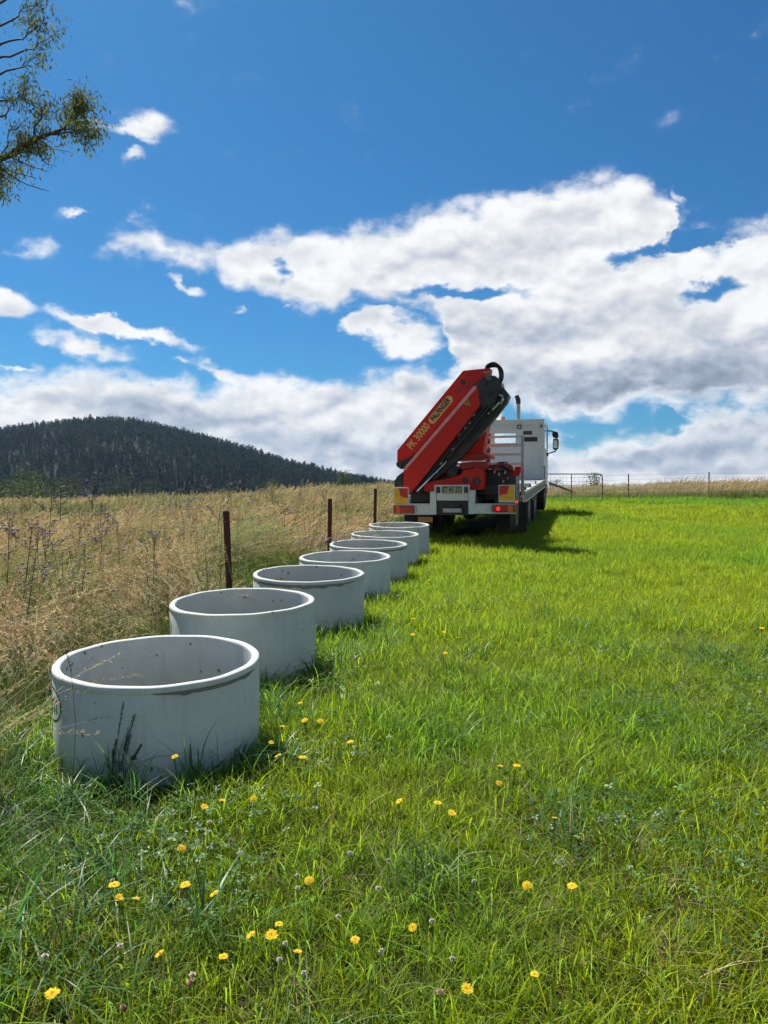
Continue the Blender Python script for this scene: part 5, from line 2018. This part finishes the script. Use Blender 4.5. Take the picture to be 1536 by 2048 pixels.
def verbena(seed, h):
    r = random.Random(seed)
    root = empty('purple_weed')
    m, fl = MB(), MB()
    lean = r.uniform(-.1, .14)
    top = Vector((lean, r.uniform(-.05, .05), h))
    m.tube([(0, 0, -.03), top * .5 + Vector((.01, 0, 0)), top], [.0045, .0035, .0022], 5)
    ends = [top]
    for k in range(r.randint(4, 8)):
        t = r.uniform(.62, .93)
        st = top * t
        a = r.uniform(0, 6.28)
        L_ = r.uniform(.10, .26) * (1.3 - t * .6)
        e = st + Vector((cos(a) * L_ * .6, sin(a) * L_ * .6, L_))
        m.tube([st, st + (e - st) * .5 + Vector((cos(a) * .02, sin(a) * .02, -.01)), e], .0018, 4)
        ends.append(e)
        if r.random() < .7:
            for q in range(2):
                b_ = r.uniform(0, 6.28)
                e2 = e + Vector((cos(b_) * .045, sin(b_) * .045, .02 + r.uniform(0, .03)))
                m.tube([st + (e - st) * .6, e2], .0014, 4)
                ends.append(e2)
    for k in range(5):
        t = .12 + k * .15
        a = k * 1.7
        p_ = top * t
        L_ = .13 * (1 - t * .6)
        d = Vector((cos(a), sin(a), .35))
        s = Vector((-sin(a), cos(a), 0)) * .012
        m.add([p_, p_ + d * L_ * .5 + s, p_ + d * L_, p_ + d * L_ * .5 - s], [(0, 1, 2, 3)])
    heads = []
    for e in ends:
        fl = MB()
        heads.append(fl)
        for k in range(16):
            d = Vector((r.gauss(0, 1), r.gauss(0, 1), abs(r.gauss(0, .7)))).normalized()
            c_ = e + d * r.uniform(.004, .020)
            s = d.cross(Vector((r.random(), r.random(), .5))).normalized() * .006
            t_ = d.cross(s).normalized() * .006
            fl.add([c_ - s, c_ + t_, c_ + s, c_ - t_], [(0, 1, 2, 3)])
    m.build('stem', M_WST, root)
    for fl in heads:
        fl.build('flower_head', M_PUR, root)
    return root


VB = [(24, 1055, 6.5, 1.5), (70, 1042, 8, 1.5), (110, 1060, 7.5, 1.3), (145, 1030, 9, 1.2), (92, 1000, 11, 1.3), (190, 1012, 10, 1.2), (190, 1055, 8.5, 1.1), (120, 975, 14, 1.4), (215, 1030, 11, 1.1), (330, 1000, 14, 1.2), (330, 985, 17, 1.2),
      (180, 955, 16, 1.5), (386, 996, 13, 1.6), (396, 1002, 12.4, 1.3), (440, 968, 18, 1.4), (432, 960, 20, 1.4), (470, 990, 16, 1.2), (520, 985, 20, 1.2), (555, 978, 18, 1.3), (600, 985, 22, 1.1), (640, 982, 18, 1.0), (60, 985, 18, 1.2), (20, 1000, 16, 1.1), (270, 1000, 18, 1.1),
      (420, 1012, 10.5, 1.2), (365, 1040, 9.5, 1.1), (250, 1045, 8.6, 1.2), (40, 1100, 5.6, 1.2), (300, 1075, 7.2, 1.1), (560, 1010, 12.5, 1.1), (620, 1075, 9.9, 2.2), (688, 1066, 12.6, 1.8), (700, 985, 20, 1.1), (500, 1005, 14, 1.2), (150, 1090, 6.8, 1.1), (5, 1040, 7, 1.3)]
vprot = [verbena(900 + k, 1.25) for k in range(6)]
VLAB = {0: 'purple topped weed at the left edge of the dry field, nearest the camera', 11: 'tallest purple topped weed standing up against the dark hill', 12: 'purple topped weed with the broadest flower cluster, in the middle of the dry field',
        1: 'purple topped weed second from the left edge, standing clear of the grass', 4: 'small purple weed under the two shrubs at the left edge', 9: 'purple weed in line with the far fence post, its head against the hill', 28: 'purple weed rising between the first and second rusty pickets', 24: 'purple weed in the middle of the dry field, straight above the second ring', 26: 'purple weed halfway between the left edge and the nearest picket', 27: 'purple weed low in the near dry grass at the left edge', 34: 'purple weed rising above the left rim of the nearest ring', 33: 'purple weed close left of the nearest rusty picket, farther back', 32: 'purple weed between the second and third rusty pickets, far back', 22: 'pale purple weed at the left edge in front of the low shrubs', 30: 'pinkish purple flowered weed left of the fifth concrete ring', 31: 'bright purple flowered weed just behind the sixth concrete ring', 8: None}
for k, (u, v, y, sc) in enumerate(VB):
    p = at(u, v, y)
    h = p.z - g1(p.x, p.y)
    o = vprot[k] if k < 6 else copy_tree(vprot[k % 6])
    o.location = (p.x, p.y, g1(p.x, p.y))
    sc *= 1 + .8 * min(1, max(0, (y - 9) / 9))
    o.scale = (sc, sc, max(.35, h / 1.25))
    o.rotation_euler = (0, 0, k * 1.3)
    tag(o, VLAB.get(k) or 'slender weed with small purple heads rising above the dry grass', 'purple weed', 'purple topped weeds in the dry field')

# dark plantain-like spikes and a bent straw in front of the nearest ring
M_SPK = simple('dark_seed_spike', (.035, .05, .022), .8, scale=40)
sp_ = empty('seed_spike_plant')
b0 = hit(236, 1585, 0.0)
b0.z = g1(b0.x, b0.y)
sp_.location = b0
tag(sp_, 'dark green upright seed spikes in front of the wall of the nearest ring', 'plant')
for k, (u, v) in enumerate(((247, 1405), (270, 1430), (258, 1455), (262, 1470), (232, 1480), (283, 1490), (226, 1500), (215, 1530))):
    tp = at(u, v, b0.y + .02 * (k % 3)) - b0
    m = MB()
    ba = Vector((-.02 + .012 * (k % 4), .01 * (k % 3), -.02))
    mid = ba.lerp(tp, .55) + Vector((-.012, 0, 0))
    m.tube([ba, mid, tp], [.0022, .0018, .001], 5)
    st = m.build('stem', M_SPK, sp_)
    m = MB()
    a_ = mid.lerp(tp, .25)
    n_ = 30
    rr_ = random.Random(k)
    for j in range(n_ * 3):
        t = (j % n_) / n_
        c_ = a_.lerp(tp, t)
        d = Vector((rr_.gauss(0, 1), rr_.gauss(0, 1), 1.6)).normalized()
        s = d.cross(Vector((rr_.random(), 1, 0))).normalized() * .0016
        m.add([c_, c_ + d * .006 + s, c_ + d * .013, c_ + d * .006 - s], [(0, 1, 2, 3)])
    m.build('seed_spike', M_SPK, st)
m = MB()
P_ = [at(u, v, 3.25 + .02 * i) for i, (u, v) in enumerate(((150, 1596), (200, 1580), (260, 1574), (320, 1576), (355, 1590)))]
m.tube(P_, [.0012, .0012, .0011, .001, .0007], 5)
tag(m.build('bent_straw', M_TAN), 'single pale bent straw arching across the shade of the nearest ring', 'straw')
sg = empty('seed_stalk')
q = at(140, 1560, 3.35)
q.z = g1(q.x, q.y)
sg.location = q
tag(sg, 'thin brown grass stalk rising above the left rim of the nearest ring', 'grass stalk')
P_ = [Vector((0, 0, 0)), at(152, 1450, 3.36) - q, at(143, 1350, 3.37) - q, at(133, 1302, 3.38) - q]
m = MB()
m.tube(P_, [.0014, .0012, .001, .0007], 5)
m.build('stem', M_TAN, sg)
m = MB()
rr_ = random.Random(4)
for j in range(26):
    c_ = P_[2].lerp(P_[3], .1 + .9 * j / 26)
    d = Vector((rr_.gauss(0, .5), rr_.gauss(0, .5), .9)).normalized()
    s = Vector((.0014, 0, 0))
    m.add([c_, c_ + d * .007 + s, c_ + d * .015, c_ + d * .007 - s], [(0, 1, 2, 3)])
m.build('seed_head', M_TAN, sg)


# ------------------------------------------------------------------ trees and shrubs
M_BARK = simple('gum_bark', (.085, .07, .06), .85, dirt=.5, dirtcol=(.03, .026, .024), scale=2.5, bump=.4)
M_GUM = leaf_mat('gum_leaves', [(0, (.11, .12, .04)), (1, (.16, .17, .05))], (.8, .9, 1), (1.2, 1.1, .8), trans=.42, rough=.75, spec=.12, tmul=(1.5, 1.45, .7))


class Tree:
    def __init__(self, seed):
        self.r = random.Random(seed)
        self.w = MB()
        self.ends = []

    def limb(self, a, b_, r0, r1, n=7, wob=.12):
        a, b_ = Vector(a), Vector(b_)
        L_ = (b_ - a).length
        pts = []
        o_ = Vector((0, 0, 0))
        for i in range(n + 1):
            t = i / n
            if 0 < i < n:
                o_ = o_ * .5 + Vector((self.r.gauss(0, 1), self.r.gauss(0, 1), self.r.gauss(0, 1))) * wob * L_ * .12
            pts.append(a.lerp(b_, t) + (o_ if 0 < i < n else Vector((0, 0, 0))))
        self.w.tube(pts, [r0 + (r1 - r0) * i / n for i in range(n + 1)], 7 if r0 > .03 else 5)
        return pts

    def twigs(self, pts, depth, L_, r0, spread=.9, dens=3, upb=.3, leafp=1.0):
        for i in range(dens):
            k = self.r.uniform(.3, 1) * (len(pts) - 1)
            i0 = min(int(k), len(pts) - 2)
            a = pts[i0].lerp(pts[i0 + 1], k - i0)
            d = (pts[-1] - pts[0]).normalized()
            d2 = (d + Vector((self.r.gauss(0, 1), self.r.gauss(0, 1), self.r.gauss(0, 1) + upb)) * spread * .6).normalized()
            l_ = L_ * self.r.uniform(.6, 1.2)
            q = self.limb(a, a + d2 * l_, r0, r0 * .4, 4, .35)
            if depth > 0:
                self.twigs(q, depth - 1, L_ * .58, r0 * .5, spread, dens, upb, leafp)
            elif self.r.random() < leafp:
                self.ends.append(q[-1])
                self.ends.append(q[2])


def leaf_cloud(ends, seed, per, rad, size, hang=True, aspect=.26):
    r = np.random.default_rng(seed)
    E = np.array([tuple(e) for e in ends])
    n = len(E) * per
    c = np.repeat(E, per, 0) + r.normal(0, rad, (n, 3))
    d = r.normal(0, .55, (n, 3))
    d[:, 2] += -.9 if hang else .1
    d /= np.linalg.norm(d, axis=1, keepdims=True)
    s = np.cross(d, r.normal(0, 1, (n, 3)))
    s /= np.linalg.norm(s, axis=1, keepdims=True)
    l_ = size * r.uniform(.6, 1.3, n)[:, None]
    V = np.stack([c, c + d * l_ * .45 + s * l_ * aspect * .5, c + d * l_, c + d * l_ * .45 - s * l_ * aspect * .5], 1).reshape(-1, 3)
    rn = np.repeat(r.random(n), 4)
    return V, np.arange(n * 4).reshape(-1, 4), np.tile([0, .5, 1, .5], n), rn


# the gum tree at the upper left: its trunk stands outside the picture
GD = 26.0
T = Tree(77)
tx, ty = -18.5, 27.5
tz = g1(tx, ty)
gum = empty('gum_tree', (tx, ty, tz))
tag(gum, 'sparse gum tree reaching its branches into the upper left corner', 'tree')
base = Vector((tx, ty, tz))


def gp(u, v, y):
    return at(u, v, y) - base


tr = T.limb((0, 0, -.3), (1.2, -.3, 9), .42, .30, 8, .15)
tr2 = T.limb(tr[-1], (1.8, -.6, 17), .30, .18, 7, .2)
tr3 = T.limb(tr2[-1], (1.2, -.4, 25), .18, .05, 7, .3)
# the lower long branch: comes in at (0, 320) and climbs to (200, 240)
b1 = T.limb(tr2[2], gp(-40, 335, GD), .17, .12, 6, .2)
b2 = T.limb(b1[-1], gp(60, 285, GD), .12, .09, 5, .25)
b3 = T.limb(b2[-1], gp(100, 268, GD), .085, .06, 4, .3)
b4 = T.limb(b3[-1], gp(150, 240, GD - .3), .055, .025, 5, .35)
b4b = T.limb(b3[-1], gp(160, 264, GD + .3), .045, .02, 5, .35)
b5 = T.limb(b2[-1], gp(92, 215, GD + .2), .045, .02, 5, .3)
b6 = T.limb(b2[2], gp(38, 250, GD), .03, .01, 5, .35)
dead = [(b3[2], (145, 305)), (b3[1], (112, 333)), (b2[3], (98, 345)), (b2[2], (70, 362)), (b2[1], (100, 385))]
for s_, (u, v) in dead:
    mid = gp((u + 55) / 2 + 8, v - 6, GD - .2)
    q = T.limb(s_, mid, .022, .015, 4, .3)
    q = T.limb(q[-1], gp(u, v, GD - .3), .015, .005, 4, .5)
for (src, (u, v)) in ((b5, (78, 188)), (b5, (112, 185)), (b6, (62, 232)), (b4, (118, 190))):
    q = T.limb(src[3], gp(u, v, GD), .016, .005, 5, .5)
T.twigs(b4, 1, .9, .014, .9, 7, .35)
T.twigs(b4b, 1, .75, .012, .8, 6, .3)
T.twigs(b4, 1, .6, .012, 1.0, 6, .7)
T.twigs(b3, 1, .5, .012, 1.0, 4, .2, .8)
T.twigs(b5, 1, .45, .010, .8, 3, .5, .5)
T.twigs(b2, 1, .75, .014, 1.0, 9, -.1, .9)
T.twigs(b1[3:], 1, .9, .016, 1.0, 7, -.4, .9)
lowb = T.limb(b1[4], gp(10, 355, GD), .05, .02, 5, .3)
T.twigs(lowb, 1, .7, .014, 1.0, 9, -.2, .95)
# upper branches that enter along the top left edge
for (v0, (u1, v1), den) in ((150, (62, 118), 4), (115, (92, 82), 3), (100, (74, 50), 4), (60, (58, 8), 4), (5, (62, -30), 4), (200, (44, 196), 5), (240, (20, 214), 3)):
    a = T.limb(tr2[4] if v0 > 120 else tr3[1], gp(-30, v0 + 8, GD + .4), .09, .05, 5, .25)
    q = T.limb(a[-1], gp(u1 * .5, (v0 + v1) / 2 + 4, GD + .3), .045, .03, 4, .3)
    q = T.limb(q[-1], gp(u1, v1, GD), .028, .008, 5, .4)
    T.twigs(q, 1, .62, .012, 1.0, den, .2, .85)
    T.twigs(a, 1, .8, .014, 1.0, 4, .2, .8)
# the rest of the crown, outside the picture
for k in range(22):
    rr_ = random.Random(400 + k)
    src = rr_.choice([tr2, tr3])
    a = src[rr_.randint(2, len(src) - 1)]
    an = rr_.uniform(1.2, 5.1)
    q = T.limb(a, a + Vector((cos(an) * rr_.uniform(2, 4.5), sin(an) * rr_.uniform(2, 4.5), rr_.uniform(0, 3))), .10, .03, 6, .3)
    T.twigs(q, 1, 1.1, .02, 1.0, 7, .1, .9)
T.w.build('trunk', M_BARK, gum, smooth=True, angle=80)
link('crown', pack(leaf_cloud(T.ends, 5, 7, .16, .18), M_GUM, 'crown'), None, gum)


def bush(u, v_base, y, w, h, seed, mat, name, lab, cat, trunk=.2, per=16, size=.35, grp=None):
    """a small far tree or shrub: stems and a crown of loose leaf clumps"""
    r = random.Random(seed)
    p = at(u, v_base, y)
    root = empty(name, (p.x, y, p.z))
    tag(root, lab, cat, grp)
    m = MB()
    ends = []
    for k in range(5):
        a = r.uniform(0, 6.28)
        e = Vector((cos(a) * w * .28, sin(a) * w * .28, h * r.uniform(.5, .75)))
        m.tube([(0, 0, -.3), e * .45 + Vector((0, 0, h * .05)), e], [h * .03, h * .02, h * .008], 6)
        for j in range(7):
            b_ = r.uniform(0, 6.28)
            rad_ = w * .5 * r.uniform(.1, .95) ** .6
            zz = h * (trunk + (1 - trunk) * r.uniform(.05, .95))
            k_ = sqrt(max(.05, 1 - ((zz / h - .5) * 1.7) ** 2))
            e2 = Vector((cos(b_) * rad_ * k_, sin(b_) * rad_ * k_, zz))
            if j < 3:
                m.tube([e * .7, e2], [h * .008, h * .004], 5)
            ends.append(e2)
    m.build('trunk', M_BARK, root)
    link('crown', pack(leaf_cloud(ends, seed, per, w * .085, size, hang=False, aspect=.7), mat, 'crown'), None, root)
    return root


M_B1 = leaf_mat('olive_crown', [(0, (.05, .065, .025)), (1, (.075, .095, .032))], (.8, .9, 1), (1.2, 1.1, .8), trans=.25, rough=.7)
M_B2 = leaf_mat('dark_crown', [(0, (.028, .042, .024)), (1, (.045, .065, .03))], (.8, .9, 1), (1.2, 1.1, .8), trans=.2, rough=.7)
bush(1110, 985, 90, 1.9, 1.55, 1, M_B2, 'small_tree', 'small dark tree far off behind the farm gate, close to the truck', 'tree', .3, 14, .12)
bush(1187, 990, 75, 2.0, 2.0, 2, M_B2, 'small_tree', 'round dark tree behind the right end of the farm gate', 'tree', .3, 16, .13)
bush(45, 1012, 120, 9, 2.6, 3, M_B1, 'shrub', 'low olive green shrub at the left edge below the hill', 'shrub', .05, 34, .35)
bush(100, 1010, 140, 12, 3.4, 4, M_B1, 'shrub', 'broad olive shrub right of the one at the left edge', 'shrub', .05, 34, .4)
bush(20, 1000, 230, 16, 6, 31, M_B1, 'shrub', 'pale green shrub mass behind the others at the far left', 'shrub', .05, 34, .6)
bush(682, 990, 110, 3.8, 3.1, 5, M_B1, 'small_tree', 'olive green round tree between the fence and the truck, in front of the hill', 'tree', .2, 26, .2)
bush(545, 995, 240, 7, 5.5, 6, M_B1, 'small_tree', 'olive tree at the foot of the hill, left of the second picket', 'tree', .2, 26, .4)
bush(60, 1000, 330, 14, 13, 7, M_B1, 'small_tree', 'tall olive tree at the foot of the hill near the left edge', 'tree', .2, 40, .7)
bush(140, 1000, 360, 13, 11, 8, M_B2, 'small_tree', 'dark tree at the foot of the hill right of the tall olive one', 'tree', .2, 40, .7)
bush(235, 1000, 380, 16, 12, 9, M_B2, 'small_tree', 'broad dark tree at the foot of the hill, left of its middle', 'tree', .2, 40, .7)
bush(300, 1000, 400, 12, 10, 10, M_B2, 'small_tree', 'dark tree at the foot of the hill above the far fence post', 'tree', .2, 40, .7)


# ------------------------------------------------------------------ the air
m = MB()
m.bb(-1950, 1950, -320, 2650, -8, 175)
hz, N = mat_new('haze')
pv = N.n('ShaderNodeVolumePrincipled', {'Color': (.50, .72, 1.0), 'Density': .000065, 'Anisotropy': .3})
N.n('ShaderNodeOutputMaterial', {'Volume': pv})
tag(m.build('haze', hz), kind='stuff')
